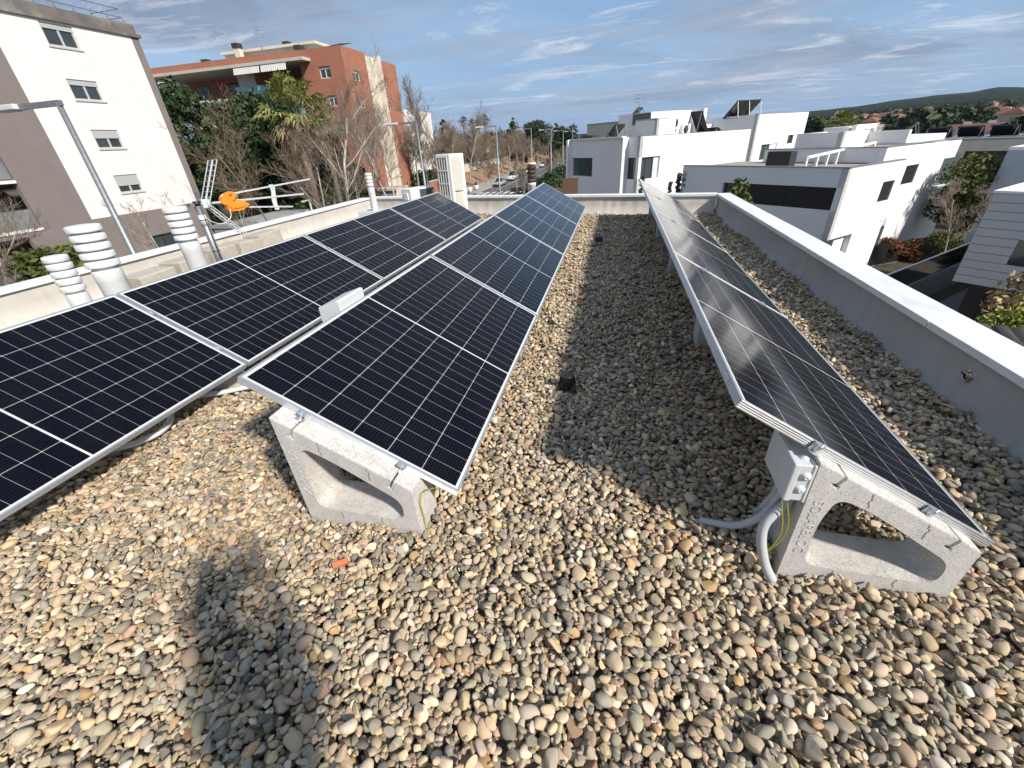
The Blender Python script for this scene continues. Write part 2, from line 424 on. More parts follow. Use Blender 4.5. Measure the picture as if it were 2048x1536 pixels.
# ------------------------------------------------------------------ concrete supports
def rounded(pts, r, n=6):
    out = []; k = len(pts)
    for i in range(k):
        p = Vector(pts[i]); a = (Vector(pts[i - 1]) - p); b = (Vector(pts[(i + 1) % k]) - p)
        ri = r[i] if isinstance(r, (list, tuple)) else r
        ri = min(ri, a.length * .48, b.length * .48)
        p0 = p + a.normalized() * ri; p1 = p + b.normalized() * ri
        for j in range(n + 1):
            t = j / n; q = p0.lerp(p, t).lerp(p.lerp(p1, t), t); out.append((q.x, q.y))
    return out
BW, BZL, BZR, BT = .622, .605, .260, .20
def block_mesh():
    tl, tr = (0, BZL), (BW, BZR)
    sl = (BZR - BZL) / BW
    top = []
    def T_(x): return BZL + sl * x
    # outline counter-clockwise from the bottom left; T slots cut in the sloped top
    out = [(.004, -.06), (BW - .0, -.06), (BW, BZR - .004), ]
    nrm = Vector((-sl, 1)).normalized(); tn = Vector((1, sl)).normalized()
    for x in (BW - .085, .10):
        c = Vector((x, T_(x)))
        for (a, b) in ((.004, 0), (.004, -.046), (.014, -.046), (.014, -.056), (-.014, -.056), (-.014, -.046), (-.004, -.046), (-.004, 0)):
            q = c + tn * a + nrm * b; out.append((q.x, q.y))
    out.append((0, BZL))
    hole = rounded([(.088, .07), (BW - .075, .055), (BW - .068, .175), (.30, .345), (.20, .405), (.105, .445), (.075, .30)], [.05, .07, .06, .12, .05, .06, .2])
    mb = MB()
    M = Matrix(((1, 0, 0, 0), (0, 0, -1, BT), (0, 1, 0, 0), (0, 0, 0, 1)))   # local xy -> world xz, thickness along y
    mb.prism([out, hole[::-1]], 0, BT, M)
    return mb
def make_block():
    t = thing('concrete_block', 'x', 'concrete block')
    src = block_mesh(); bm = bmesh.new(); vv = [bm.verts.new(p) for p in src.v]
    for f in src.f: bm.faces.new([vv[i] for i in f])
    bm.normal_update(); bmesh.ops.dissolve_limit(bm, angle_limit=rad(.5), verts=bm.verts, edges=bm.edges)
    bmesh.ops.bevel(bm, geom=[e for e in bm.edges if len(e.link_faces) == 2 and e.calc_face_angle(0) > rad(60)], offset=.0042, segments=2, affect='EDGES', clamp_overlap=True)
    bmesh.ops.triangulate(bm, faces=[f for f in bm.faces if len(f.verts) > 4])
    bm.verts.index_update(); mb = MB(); mb.add([tuple(v.co) for v in bm.verts], [tuple(v.index for v in f.verts) for f in bm.faces]); bm.free()
    mb.cur = 1     # broken score lines across the faces
    for fx in (.33, .68):
        x = BW * fx; zt = BZL + (BZR - BZL) * fx
        for (z0, z1) in ((zt - .075, zt - .004), (.004, .052)):
            for q in range(4):
                a = z0 + (z1 - z0) * q / 4; b = a + (z1 - z0) / 4 * .9
                xx = x + random.uniform(-.004, .004)
                mb.box(xx - .0022, xx + .0022, -.001, .02, a, b)
    mb.build('block_body', [M_conc, flat('score_dark', (.20, .185, .165), .95)], t)
    M = Matrix.Translation((.047, -.001, .28)) @ Matrix.Rotation(rad(90), 4, 'X') @ Matrix.Rotation(-rad(90), 4, 'Z')
    text_mesh('embossed_lettering', 'SOLARBLOC', .052, M_conc, t, M, .0009)
    return t
blk0 = make_block(); first = True
def panel_off(x, row): return .23 + (ROWS[row][0] - x) * math.tan(T) - .036 / math.cos(T)
for r in (2, 3, 1):
    x0 = ROWS[r][0] - .80 + (.1 if r == 3 else 0)
    x0 = {1: -3.57, 2: -1.437, 3: .774}[r]
    z0 = panel_off(x0, r) - BZL
    for i, y in enumerate([ROWS[r][1] - .083 + .025 * (r == 3)] + [ROWS[r][1] + PITCHY * k - BT / 2 for k in (1, 2, 3)] + [ROWS[r][1] + PITCHY * 4 - .09]):
        if r == 1 and i == 0: continue
        loc = (x0, y, z0)
        lab = '%s concrete support block under the %s' % (['front', 'second', 'third', 'fourth', 'last'][i], {1: 'leftmost panel row', 2: 'middle panel row', 3: 'right panel row'}[r])
        if i == 0: lab = {2: 'white wedge block with empty hole under the near end of the middle row', 3: 'white wedge block beside the grey junction box'}[r]
        if first: b = blk0; b.location = loc; first = False
        else: b = dup(blk0, loc)
        b['label'] = lab; b['group'] = 'concrete blocks under the panels'
BLK = {2: (-1.437, 1.236), 3: (.774, 1.338)}
BLKZ = {r: panel_off(BLK[r][0], r) - BZL for r in (2, 3)}

# ------------------------------------------------------------------ junction box, conduits, wires
x1, y1 = BLK[3][0], BLK[3][1] + .01
jb = thing('junction_box', 'grey plastic junction box fixed to the side of the right block', 'junction box', (.7725, 1.340, .395))
bx, by, bz = .072, .23, .172
mb = MB(); mb.box(-bx + .02, -.002, 0, by, 0, bz); mb.build('box_body', M_greyp, jb, bevel=.004)
mb = MB(); mb.box(-bx - .003, -bx + .022, -.004, by + .004, -.004, bz + .004); mb.build('lid', M_greyp, jb, bevel=.005)
mb = MB(); mb.box(-.010, -.0005, -.004, by + .004, -.004, bz + .004); mb.build('back_flange', M_greyp, jb, bevel=.003)
def gland(M):
    mb = MB(); mb.lathe([(.020, 0), (.020, .002), (.017, .002), (.017, .005), (.013, .005), (.013, .008), (.009, .008), (.009, .011), (.005, .012), (.003, .008), (0, .008)], 20, M)
    mb.build('cable_gland', M_white, jb)
Mf = Matrix.Rotation(rad(90), 4, 'X')
for (gx, gz) in ((-.026, .122), (-.03, .058)): gland(Matrix.Translation((gx, 0, gz)) @ Mf)
gland(Matrix.Translation((-.028, .05, bz)))
def smoothpath(pts, n=10):
    P = [Vector(p) for p in pts]; P = [P[0] * 2 - P[1]] + P + [P[-1] * 2 - P[-2]]; out = []
    for i in range(1, len(P) - 2):
        for j in range(n):
            t = j / n
            out.append(.5 * ((2 * P[i]) + (-P[i - 1] + P[i + 1]) * t + (2 * P[i - 1] - 5 * P[i] + 4 * P[i + 1] - P[i + 2]) * t * t + (-P[i - 1] + 3 * P[i] - 3 * P[i + 1] + P[i + 2]) * t ** 3))
    return out + [P[-2]]
def conduit(pts, r, label):
    path = smoothpath(pts, 8)
    # resample finely for the ribs
    L = [0]
    for a, b in zip(path, path[1:]): L.append(L[-1] + (b - a).length)
    n = int(L[-1] / .0028); q = []; k = 0
    for i in range(n + 1):
        s = L[-1] * i / n
        while k < len(L) - 2 and L[k + 1] < s: k += 1
        t = (s - L[k]) / max(1e-9, L[k + 1] - L[k]); q.append(path[k].lerp(path[k + 1], t))
    mb = MB(); mb.tube(q, [r if i % 2 else r * .90 for i in range(len(q))], 14)
    return tag(mb.build('conduit', M_conduit), label, 'conduit', 'corrugated conduits')
def smoothpath(pts, n=10):
    P = [Vector(p) for p in pts]; P = [P[0] * 2 - P[1]] + P + [P[-1] * 2 - P[-2]]; out = []
    for i in range(1, len(P) - 2):
        for j in range(n):
            t = j / n
            out.append(.5 * ((2 * P[i]) + (-P[i - 1] + P[i + 1]) * t + (2 * P[i - 1] - 5 * P[i] + 4 * P[i + 1] - P[i + 2]) * t * t + (-P[i - 1] + 3 * P[i] - 3 * P[i + 1] + P[i + 2]) * t ** 3))
    return out + [P[-2]]
def conduit(pts, r, label):
    path = smoothpath(pts, 8)
    # resample finely for the ribs
    L = [0]
    for a, b in zip(path, path[1:]): L.append(L[-1] + (b - a).length)
    n = int(L[-1] / .0028); q = []; k = 0
    for i in range(n + 1):
        s = L[-1] * i / n
        while k < len(L) - 2 and L[k + 1] < s: k += 1
        t = (s - L[k]) / max(1e-9, L[k + 1] - L[k]); q.append(path[k].lerp(path[k + 1], t))
    mb = MB(); mb.tube(q, [r if i % 2 else r * .90 for i in range(len(q))], 14)
    return tag(mb.build('conduit', M_conduit), label, 'conduit', 'corrugated conduits')
bxx = x1 - .066; zb = .355
conduit([(.745, 1.49, .40), (.749, 1.50, .283), (.740, 1.53, .173), (.747, 1.58, .076), (.76, 1.62, -.01)], .0165, 'short grey conduit dropping behind the junction box')
conduit([(.735, 1.42, .40), (.732, 1.43, .335), (.694, 1.43, .207), (.634, 1.47, .091), (.557, 1.517, .035), (.50, 1.55, .01)], .0165, 'grey corrugated conduit curling out over the shaded gravel')
conduit([(.755, 1.405, .40), (.751, 1.40, .330), (.683, 1.36, .246), (.678, 1.34, .164), (.705, 1.31, .060), (.742, 1.285, -.01)], .0195, 'grey corrugated conduit running down beside the right block')
def wire(pts, label, r=.0028):
    mb = MB(); mb.tube(smoothpath(pts, 8), r, 8)
    return tag(mb.build('earth_wire', M_wire), label, 'wire', 'yellow green earth wires')
wire([(.708, 1.362, .40), (.711, 1.36, .36), (.734, 1.35, .267), (.741, 1.345, .195), (.718, 1.345, .101), (.668, 1.358, .018)], 'yellow green wire hanging from junction box, the one nearer its outer side', .0024)
wire([(.729, 1.362, .40), (.731, 1.36, .36), (.754, 1.35, .271), (.755, 1.345, .189), (.724, 1.343, .102), (.675, 1.352, .016)], 'yellow green wire hanging from junction box, the one nearer the block', .0024)
x2, y2 = BLK[2]; xr = x2 + BW
wire([(xr + .05, y2 + .13, .205), (xr + .025, y2 + .06, .235), (xr + .012, y2 + .03, .20), (xr + .012, y2 + .035, .08), (xr + .02, y2 + .03, .005)], 'yellow green wire looping down the side of the left wedge block')

# ------------------------------------------------------------------ cable cover between the rows
xh = ROWS[2][0] - PW * math.cos(T)
mb = MB(); 
pr = [(0, 0), (.0, .115), (.02, .125), (.19, .085), (.19, 0)]
M = Matrix(((-1, 0, 0, 0), (0, 0, 1, 0), (0, 1, 0, 0), (0, 0, 0, 1)))
mb.prism([[(0.0, -.10), (.0, .052), (.02, .056), (.155, .012), (.155, -.12)]], 0, .29, M)
cc = mb.build('cable_cover', M_greyp, None, (xh - .004, 2.17, .79), bevel=.003)
tag(cc, 'pale sheet metal cable cover on the high edge of the middle panel row', 'cover')

# ------------------------------------------------------------------ drains, brick chip, anchor ring, white pipes
def drain(loc, label, s=1):
    t = thing('roof_drain', label, 'drain', loc, group='black drain guards')
    mb = MB(); n = 28; r0, r1, h = .062 * s, .048 * s, .062 * s
    mb.lathe([(.045 * s, -.01), (.045 * s, h), (.0, h)], 24); 
    for i in range(n):
        a = 2 * math.pi * i / n; c, s_ = math.cos(a), math.sin(a)
        mb.bar((r0 * c, r0 * s_, -.01), (r1 * c, r1 * s_, h + .002), .006 * s)
    mb.build('grate', M_blackp, t)
    mb = MB(); mb.lathe([(.052 * s, h), (.052 * s, h + .008), (.046 * s, h + .012), (.04 * s, h + .012), (.038 * s, h + .007), (.015 * s, h + .007), (.013 * s, h + .011), (0, h + .011)], 28)
    mb.build('cap', M_blackp, t)
drain((-.262, 2.70, .055), 'black ribbed plastic drain guard in the gravel nearest the camera')
drain((-.228, 7.70, .05), 'small distant black drain guard half sunk in shaded gravel', 1.1)
mb = MB(); mb.box(-.035, .035, -.012, .012, -.01, .014)
bc = mb.build('brick_chip', mat('terracotta', (.62, .20, .09), (.5, .15, .07), 30, .9), None, (-1.12, 1.01, .018), bevel=.004); bc.rotation_euler = (0.2, .25, rad(48))
tag(bc, 'orange shard of broken brick lying on the gravel', 'brick')
t = thing('anchor_ring', 'stainless steel anchor ring on the grey parapet face', 'anchor', (2.238, 2.83, .215), rot=(0, -rad(90), 0))
mb = MB(); mb.lathe([(.042, -.02), (.042, .006), (.038, .008), (.0, .008)], 24); mb.build('base_plate', M_steel, t)
mb = MB(); mb.tube([(.03 * math.cos(a) - .008, .034 * math.sin(a), .014 + .022 * max(0, math.cos(a))) for a in [2 * math.pi * i / 24 for i in range(25)]], .006, 8); mb.build('ring', M_steel, t)
mb = MB(); mb.tube(smoothpath([(-3.2, 2.1, .05), (-2.95, 2.2, .06), (-2.72, 2.36, .055), (-2.4, 2.5, .05), (-1.9, 2.6, .045)], 8), .019, 12)
tag(mb.build('pipe', M_white), 'white plastic pipe crossing the gravel between left and middle rows', 'pipe', 'white pipes under the left row')
mb = MB(); mb.tube(smoothpath([(-3.3, 1.35, .05), (-3.02, 1.55, .05), (-2.97, 1.60, .055), (-2.93, 1.70, .06), (-2.99, 1.83, .06), (-3.2, 2.0, .05)], 8), .02, 12)
tag(mb.build('pipe', M_white), 'white plastic pipe elbow peeping from under the low edge of the left row', 'pipe', 'white pipes under the left row')

# ------------------------------------------------------------------ roof vents
def vent(loc, r, h, discs, label, rb, pitch, m=None):
    t = thing('roof_vent', label, 'roof vent', loc, group='white roof vents')
    m = m or M_white
    zb = h - discs * pitch
    mb = MB(); mb.lathe([(rb, -.1), (rb, zb - .12), (rb * 1.02, zb - .115), (rb * 1.02, zb - .02), (rb * .98, zb - .005), (rb * .8, zb)], 40); mb.build('pipe', m, t, auto=True)
    mb = MB(); mb.lathe([(rb * .86, zb - .01), (rb * .86, h - pitch * .5)], 24); mb.build('inner_core', M_greyp, t)
    for i in range(discs):
        z = zb + pitch * (i + .35)
        mb = MB(); e = pitch * .66
        mb.lathe([(rb * .8, z - .002), (r * .96, z - .004), (r, z + .004), (r, z + e * .72), (r * .975, z + e * .88), (r * .9, z + e), (r * .5, z + e * 1.1), (0, z + e * 1.12)] if i == discs - 1 else
                 [(rb * .8, z - .002), (r * .96, z - .004), (r, z + .004), (r, z + e * .72), (r * .975, z + e * .86), (r * .93, z + e * .98), (rb * .84, z + e * 1.3)], 40)
        mb.build('louvre_ring', m, t, auto=True)
    return t
mb_ = None
vent((-4.5, 2.60, .0), .086, 1.03, 5, 'small white pagoda vent at the far left', .076, .062)
vent((-5.05, 3.27, .0), .142, 1.165, 5, 'largest white pagoda vent, beside the small one', .122, .084)
vent((-5.0, 4.24, .0), .126, 1.195, 5, 'white pagoda vent left of the antenna mast', .108, .076)
vent((-5.3, 9.25, .0), .078, 1.215, 4, 'slim white vent pipe with dark slots by the far parapet', .073, .07)
mb = MB(); mb.box(-.25, .25, -.35, .3, .0, .5)
tag(mb.build('vent_plinth', M_greyp, None, (-4.55, 2.72, 0)), 'pale sheet metal plinth under the small white vent', 'plinth', 'vent plinths')
mb = MB(); mb.box(-.3, .3, -.3, .3, .0, .45)
tag(mb.build('vent_plinth', M_greyp, None, (-5.3, 9.3, 0)), 'pale plinth under the slim far vent pipe', 'plinth', 'vent plinths')
# sooty flue near the far parapet
M_soot = mat('sooty_metal', (.045, .035, .03), (.09, .06, .045), 9, .7, .2, stain=((.25, .14, .07), 6, .5))
M_flue = mat('stained_flue', (.70, .69, .64), (.60, .58, .52), 5, .6, stain=((.34, .22, .12), 3, .8), stretch=(4, 4, .6))
t = thing('flue_pipe', 'white flue pipe with rust black cowl by the far parapet', 'flue', (-1.88, 10.42, 0))
mb = MB(); mb.lathe([(.088, -.1), (.088, .74), (.094, .745), (.094, .79), (.08, .8)], 28); mb.build('pipe', M_flue, t)
mb = MB(); pf = [(.07, .78)]
for i in range(4):
    z = .80 + i * .088
    pf += [(.078, z), (.094, z + .015), (.102, z + .05), (.092, z + .075), (.07, z + .082)]
mb.lathe(pf, 28); mb.build('cowl_ring', M_soot, t, auto=True)
mb = MB(); mb.lathe([(.07, 1.15), (.108, 1.165), (.108, 1.195), (.1, 1.205), (0, 1.208)], 28); mb.build('cap', M_flue, t)

# ------------------------------------------------------------------ antenna and mast
M_tape = mat('worn_label', (.75, .76, .76), (.5, .52, .53), 40, .6)
mx, my = -5.05, 4.60
mast = thing('antenna_mast', 'galvanised steel pole standing behind the left panel row', 'mast', (mx, my, 0))
mb = MB(); mb.tube([(0, 0, -.1), (0, 0, 1.17)], .041, 20); mb.build('pole', M_galv, mast)
mb = MB(); mb.tube([(0, 0, 1.165), (0, 0, 1.215)], .043, 20); mb.build('cap', M_blackp, mast)
mb = MB(); mb.tube([(0, 0, .93), (0, 0, 1.06)], .0418, 20); mb.build('sticker', M_tape, mast)
mb = MB()
for z in (1.0, .62): mb.tube([(.045 * math.cos(a), .045 * math.sin(a), z) for a in [2 * math.pi * i / 20 for i in range(21)]], .004, 6)
mb.tube([(.045, -.01, z) for z in (1.15, 1.0, .62, .2)], .005, 6)
mb.build('cable_tie', M_blackp, mast)
d_ = Vector((.387, .922, 0)).normalized(); n_ = Vector((d_.y, -d_.x, 0))
ant = thing('tv_antenna', 'orange and white television antenna on top of the steel pole', 'antenna', (mx, my, 0))
def A(s, w, z): return tuple(d_ * s + n_ * w + Vector((0, 0, z)))
M_albr = mat('antenna_aluminium', (.78, .79, .79), (.7, .71, .71), 20, .4, .5)
def boom(name, s0, z0, s1, z1, w, dirs):
    mb = MB(); mb.bar(A(s0, 0, z0), A(s1, 0, z1), w)
    k = int((s1 - s0) / .085)
    for i in range(1, k):
        f = i / k; s = s0 + (s1 - s0) * f; z = z0 + (z1 - z0) * f
        mb.tube([A(s, -dirs, z + .0), A(s, dirs, z + .0)], .0028, 5)
    return mb.build(name, M_albr, ant)
boom('boom', -.06, 1.182, 1.42, 1.14, .022, .02); boom('boom', .3, 1.243, 1.58, 1.323, .019, .055); boom('boom', .4, 1.095, 1.2, .995, .019, .055)
mb = MB(); mb.prism([rounded([(.93, .985), (1.0, .985), (.985, 1.06), (1.0, 1.15), (1.03, 1.30), (.95, 1.31), (.96, 1.22), (.93, 1.12)], .02)], -.006, .006,
                    Matrix(((d_.x, 0, n_.x, 0), (d_.y, 0, n_.y, 0), (0, 1, 0, 0), (0, 0, 0, 1))))
mb.build('spacer_bracket', M_greyp, ant)
mb = MB(); Mx = Matrix(((d_.x, 0, n_.x, 0), (d_.y, 0, n_.y, 0), (0, 1, 0, 0), (0, 0, 0, 1)))
mb.prism([rounded([(.31, 1.075), (.36, 1.05), (.49, 1.05), (.605, 1.105), (.53, 1.165), (.40, 1.185), (.33, 1.165)], .025)], -.05, .05, Mx); mb.prism([rounded([(.27, 1.165), (.30, 1.13), (.36, 1.16), (.45, 1.195), (.475, 1.255), (.43, 1.285), (.34, 1.262), (.285, 1.225)], .02)], -.04, .04, Mx); mb.prism([rounded([(.34, 1.08), (.50, 1.085), (.555, 1.107), (.49, 1.145), (.36, 1.15)], .02)], -.062, .062, Mx)
mb.cur = 1
for (s, z) in ((.35, 1.10), (.42, 1.17), (.49, 1.11), (.40, 1.245)): mb.prism([rounded([(s - .016, z - .006), (s + .016, z - .003), (s + .016, z + .006), (s - .016, z + .003)], .004)], .0495, .0515, Mx)
mb.build('dipole_box', [M_orange, M_blackp], ant)
for (sgn, s1, z1) in ((1, .36, 1.645), (-1, .43, .735)):
    mb = MB(); a = Vector((.09, 1.175)); b = Vector((s1, z1)); hw = .125
    for w in (-hw, 0, hw): mb.bar(A(a.x, w, a.y), A(b.x, w, b.y), .009 if w else .016)
    for i in range(9):
        f = (i + .3) / 8.3; p = a.lerp(b, min(1, f)); mb.tube([A(p.x, -hw, p.y), A(p.x, hw, p.y)], .0035, 5)
    mb.build('reflector_grid', M_albr, ant)
mb = MB(); mb.box(-.03, .03, -.05, .05, -.05, .05, Matrix.Translation(A(.10, 0, 1.178)) @ Matrix.Rotation(math.atan2(d_.y, d_.x) - math.pi / 2, 4, 'Z')); mb.build('hinge', M_greyp, ant, bevel=.006)
mb = MB(); mb.bar(A(-.07, -.05, 1.182), A(-.07, .05, 1.182), .05, .035); mb.build('mast_clamp', M_galv, ant)
mb = MB(); mb.tube(smoothpath([A(.33, .05, 1.08), A(.30, .07, .99), A(.2, .06, .93), A(.1, .05, .95), A(0.02, .05, 1.02)], 8), .005, 6); mb.build('coax_cable', M_white, ant)

# ------------------------------------------------------------------ air conditioning units
M_acw = mat('ac_enamel', (.78, .77, .72), (.74, .73, .68), 3, .4)
M_acb = mat('ac_beige_panel', (.56, .54, .48), (.53, .51, .45), 3, .5)
M_frame = flat('dark_grille', (.03, .03, .03), .6)
M_fin = mat('condenser_fins', (.10, .10, .10), (.16, .16, .16), 200, .6, .5)
ac = thing('air_conditioner', 'tall white heat pump with vertical side grille at the far parapet', 'air conditioner', (-3.86, 10.55, .18), rad(-24), 'air conditioners on the roof')
w, d, h = .46, .50, 1.285       # grille on the narrow -y side, beige panels on +x
mb = MB(); mb.box(-w, 0, 0, d, 0, h); mb.build('cabinet', M_acw, ac, bevel=.018)
MX = FMX = Matrix(((0, 0, 1, .0005), (1, 0, 0, 0), (0, 1, 0, 0), (0, 0, 0, 1)))      # local xy -> (y, z) on the +x side
mb = MB(); mb.prism([rounded([(.08, .50), (.22, .50), (.36, .53), (.41, .80), (.37, 1.05), (.33, h - .07), (.06, h - .07), (.06, .9)], .05)], 0, .012, MX); mb.build('front_panel', M_acb, ac)
mb = MB(); mb.prism([rounded([(.08, .06), (.40, .06), (.33, .25), (.32, .455), (.08, .455)], .05)], 0, .012, MX); mb.build('front_panel', M_acb, ac)
mb = MB(); mb.box(0, .016, .07, .36, .468, .482); mb.build('handle_groove', M_dark, ac)
for z in (1.1, 1.18): mb = MB(); mb.lathe([(.02, 0), (.02, .01), (0, .011)], 10, Matrix.Translation((0, .42, z)) @ Matrix.Rotation(rad(90), 4, 'Y')); mb.build('badge', M_greyp, ac)
mb = MB(); mb.box(-w + .04, -.09, -.003, 0, .08, h - .06); mb.build('condenser_fins', M_fin, ac)
mb = MB()
for i in range(5): x = -w + .045 + (w - .14) * i / 4; mb.box(x - .013, x + .013, -.016, -.004, .07, h - .05)
for i in range(5): z = .08 + (h - .14) * i / 4; mb.box(-w + .03, -.08, -.018, -.0035, z - .016, z + .016)
mb.build('side_grille', M_acw, ac)
for y_ in (0, d - .07): mb = MB(); mb.box(-w, 0, y_, y_ + .07, -.18, 0); mb.build('foot', M_blackp, ac)
ac = thing('air_conditioner', 'low white heat pump with dark louvred front beside the slim far vent', 'air conditioner', (-4.98, 10.55, .10), rad(-24), 'air conditioners on the roof')
mb = MB(); mb.box(-.36, 0, 0, .82, 0, .66); mb.build('cabinet', M_acw, ac, bevel=.02)
mb = MB(); mb.box(0, .004, .30, .80, .04, .62); mb.build('fan_opening', M_fin, ac)
mb = MB(); [mb.box(.003, .012, .30, .80, .05 + i * .044, .058 + i * .044) for i in range(13)]; mb.build('fan_grille', M_frame, ac)
mb = MB(); mb.box(-.25, -.10, -.03, 0, .40, .56); mb.build('service_cover', M_acw, ac, bevel=.006)
mb = MB(); mb.box(-.25, -.10, -.012, 0, .12, .36); mb.build('valve_cover', M_acb, ac, bevel=.004)
mb = MB(); mb.box(.0125, .014, .72, .79, .49, .52); mb.box(.0125, .014, .72, .79, .54, .57); mb.build('rating_label', M_white, ac)
for y_ in (.05, .68): mb = MB(); mb.box(-.33, -.03, y_, y_ + .08, -.12, 0); mb.build('foot', M_blackp, ac)

# ------------------------------------------------------------------ stone slabs by the left parapet
M_slab = mat('old_paver', (.46, .42, .36), (.36, .33, .29), 5, .9, b=.2, stain=((.62, .56, .44), 3, .6))
sl = [(-6.55, 4.75, .30), (-6.55, 5.35, .34), (-6.55, 5.95, .38), (-6.55, 6.55, .36), (-6.55, 7.12, .40)]
for i, (x, y, hh) in enumerate(sl):
    mb = MB(); mb.box(-.2, .2, -.27, .27, -.1, hh)
    o = mb.build('stone_slab', M_slab, None, (x, y, 0), bevel=.02); o.rotation_euler = (rad(random.uniform(-4, 4)), rad(random.uniform(-4, 4)), rad(random.uniform(-3, 3)))
    tag(o, ['beige stone slab behind the tallest-stemmed pagoda vent', 'beige stone slab just beyond the antenna mast foot', 'pale slab with rounded edge, middle of the leaning slabs', 'grey slab fourth along the cream parapet', 'tan slab at the far end of the slab line'][i], 'slab', 'stone slabs along the cream parapet')
# ------------------------------------------------------------------ gravel: pebbles dropped one by one on a height field
def build_gravel():
    rng = np.random.RandomState(3)
    X0, X1, Y0, Y1, CS = -7.36, 2.22, -1.0, 12.2, .006
    nx, ny = int((X1 - X0) / CS), int((Y1 - Y0) / CS)
    H = np.full((ny, nx), -.055, np.float32)
    # gentle swells of the gravel bed
    yy, xx = np.mgrid[0:ny, 0:nx]
    H += (.010 * np.sin(xx * CS * 2.1 + 1) * np.sin(yy * CS * 1.7) + .007 * np.sin(xx * CS * 5.3 + yy * CS * 3.1)).astype(np.float32)
    wx = X0 + xx * CS; wy = Y0 + yy * CS
    H += (.05 * np.exp(-((wx - 2.24) / .12) ** 2)).astype(np.float32)         # heaped against the parapet
    del yy, xx
    def block(x0, x1, y0, y1):
        H[max(0, int((y0 - Y0) / CS)):int((y1 - Y0) / CS), max(0, int((x0 - X0) / CS)):int((x1 - X0) / CS)] = 9
    for o in SC.objects:
        if o.name.startswith('concrete_block') and o.get('category'): block(o.location.x, o.location.x + BW, o.location.y, o.location.y + BT)
    for (x, y, r) in ((-.262, 2.70, .066), (-.228, 7.70, .07), (-1.88, 10.42, .08)): block(x - r, x + r, y - r, y + r)
    H[wy > 10.80 - (wx - 2.2) * .2031 - .0] = 9
    # under the raised edge of gravel around the front blocks
    for (bx, by, hh) in ((*BLK[2], .03), (*BLK[3], -.05)):
        H += np.where(H < 1, hh * np.exp(-((wx - bx - .3) / .42) ** 2 - ((wy - by + .06) / .2) ** 2), 0).astype(np.float32)
    del wx, wy
    P = []; 
    def region_count(x0, x1, y0, y1, dens): return int((x1 - x0) * (y1 - y0) * dens)
    regs = [(-3.5, 2.2, .1, 3.0, 3300), (-.9, 2.2, 3.0, 6.0, 2900), (-.9, 2.2, 6.0, 10.75, 1900), (-3.2, -.7, 3.0, 11, 600), (-7.3, -3.5, -.8, 3, 600), (-7.3, -3.2, 3, 12, 420), (-3.5, 2.2, -.9, .1, 1500), (-.9, 2.2, 10.3, 11.4, 900), (-3.3, -.9, 10.2, 11.8, 1500)]
    for R_ in regs:
        n = region_count(*R_)
        a = np.clip(np.exp(rng.normal(math.log(.0156), .38, n)), .0072, .034)
        P.append(np.stack([rng.uniform(R_[0], R_[1], n), rng.uniform(R_[2], R_[3], n), a], 1))
    P = np.concatenate(P); P = P[np.argsort(-P[:, 2] + rng.normal(0, .016, len(P)))]
    N = len(P); b = P[:, 2] * rng.uniform(.55, .92, N); c = np.minimum(b * .95, P[:, 2] * rng.uniform(.32, .66, N)); yaw = rng.uniform(0, 6.283, N)
    jit = rng.normal(0, 1, (N, 5, 2)) * .026
    pos = np.zeros((N, 3)); rot = np.zeros((N, 3)); ok = np.zeros(N, bool)
    stamps = {}
    for i in range(N):
        a = P[i, 2]; ci = c[i]
        aq = max(2, round(a * (.5 + .5 * b[i] / a) * 1.0 / CS * 2) ) / 2       # effective round radius in cells
        st = stamps.get(aq)
        if st is None:
            k = int(math.ceil(aq)); g = np.mgrid[-k:k + 1, -k:k + 1]; r2 = (g[0] ** 2 + g[1] ** 2) / (aq * aq)
            st = (k, np.where(r2 < 1, np.sqrt(np.maximum(0, 1 - r2)), -1e3).astype(np.float32), r2 < 1); stamps[aq] = st
        k, dome, msk = st
        best = None
        for t in range(5 if P[i, 1] < 3.2 else 3):
            x = P[i, 0] + (jit[i, t, 0] if t else 0); y = P[i, 1] + (jit[i, t, 1] if t else 0)
            ix = int((x - X0) / CS); iy = int((y - Y0) / CS)
            if ix - k < 0 or iy - k < 0 or ix + k >= nx or iy + k >= ny: continue
            h = H[iy - k:iy + k + 1, ix - k:ix + k + 1]
            z = float((h + dome * ci)[msk].max())
            if best is None or z < best[0]: best = (z, x, y, ix, iy, h)
        if best is None or best[0] > .13: continue
        z, x, y, ix, iy, h = best
        z -= ci * .40
        gx = float(h[k, -1] - h[k, 0]) / (2 * k * CS); gy = float(h[-1, k] - h[0, k]) / (2 * k * CS)
        rot[i] = (max(-.7, min(.7, gy * .6 + rng.normal(0, .16))), max(-.7, min(.7, -gx * .6 + rng.normal(0, .16))), yaw[i])
        pos[i] = (x, y, z); ok[i] = True
        np.maximum(h, np.where(msk, z + dome * ci, -9), out=h)
    pos = pos[ok]; rot = rot[ok]; scl = np.stack([P[:, 2], b, c], 1)[ok]; n = len(pos)
    me = bpy.data.meshes.new('gravel'); me.vertices.add(n); me.vertices.foreach_set('co', pos.astype(np.float32).ravel())
    def att(name, typ, arr, key):
        a = me.attributes.new(name, typ, 'POINT'); a.data.foreach_set(key, arr.ravel())
    att('rot', 'FLOAT_VECTOR', rot.astype(np.float32), 'vector'); att('scl', 'FLOAT_VECTOR', scl.astype(np.float32), 'vector')
    att('idx', 'INT', rng.randint(0, 14, n).astype(np.int32), 'value')
    pal = np.array([(.66, .54, .37), (.60, .49, .35), (.54, .455, .34), (.47, .42, .345), (.40, .37, .32), (.31, .30, .27), (.17, .172, .165), (.80, .74, .64), (.72, .63, .49), (.54, .36, .19), (.47, .32, .235), (.43, .42, .34), (.27, .275, .26)])
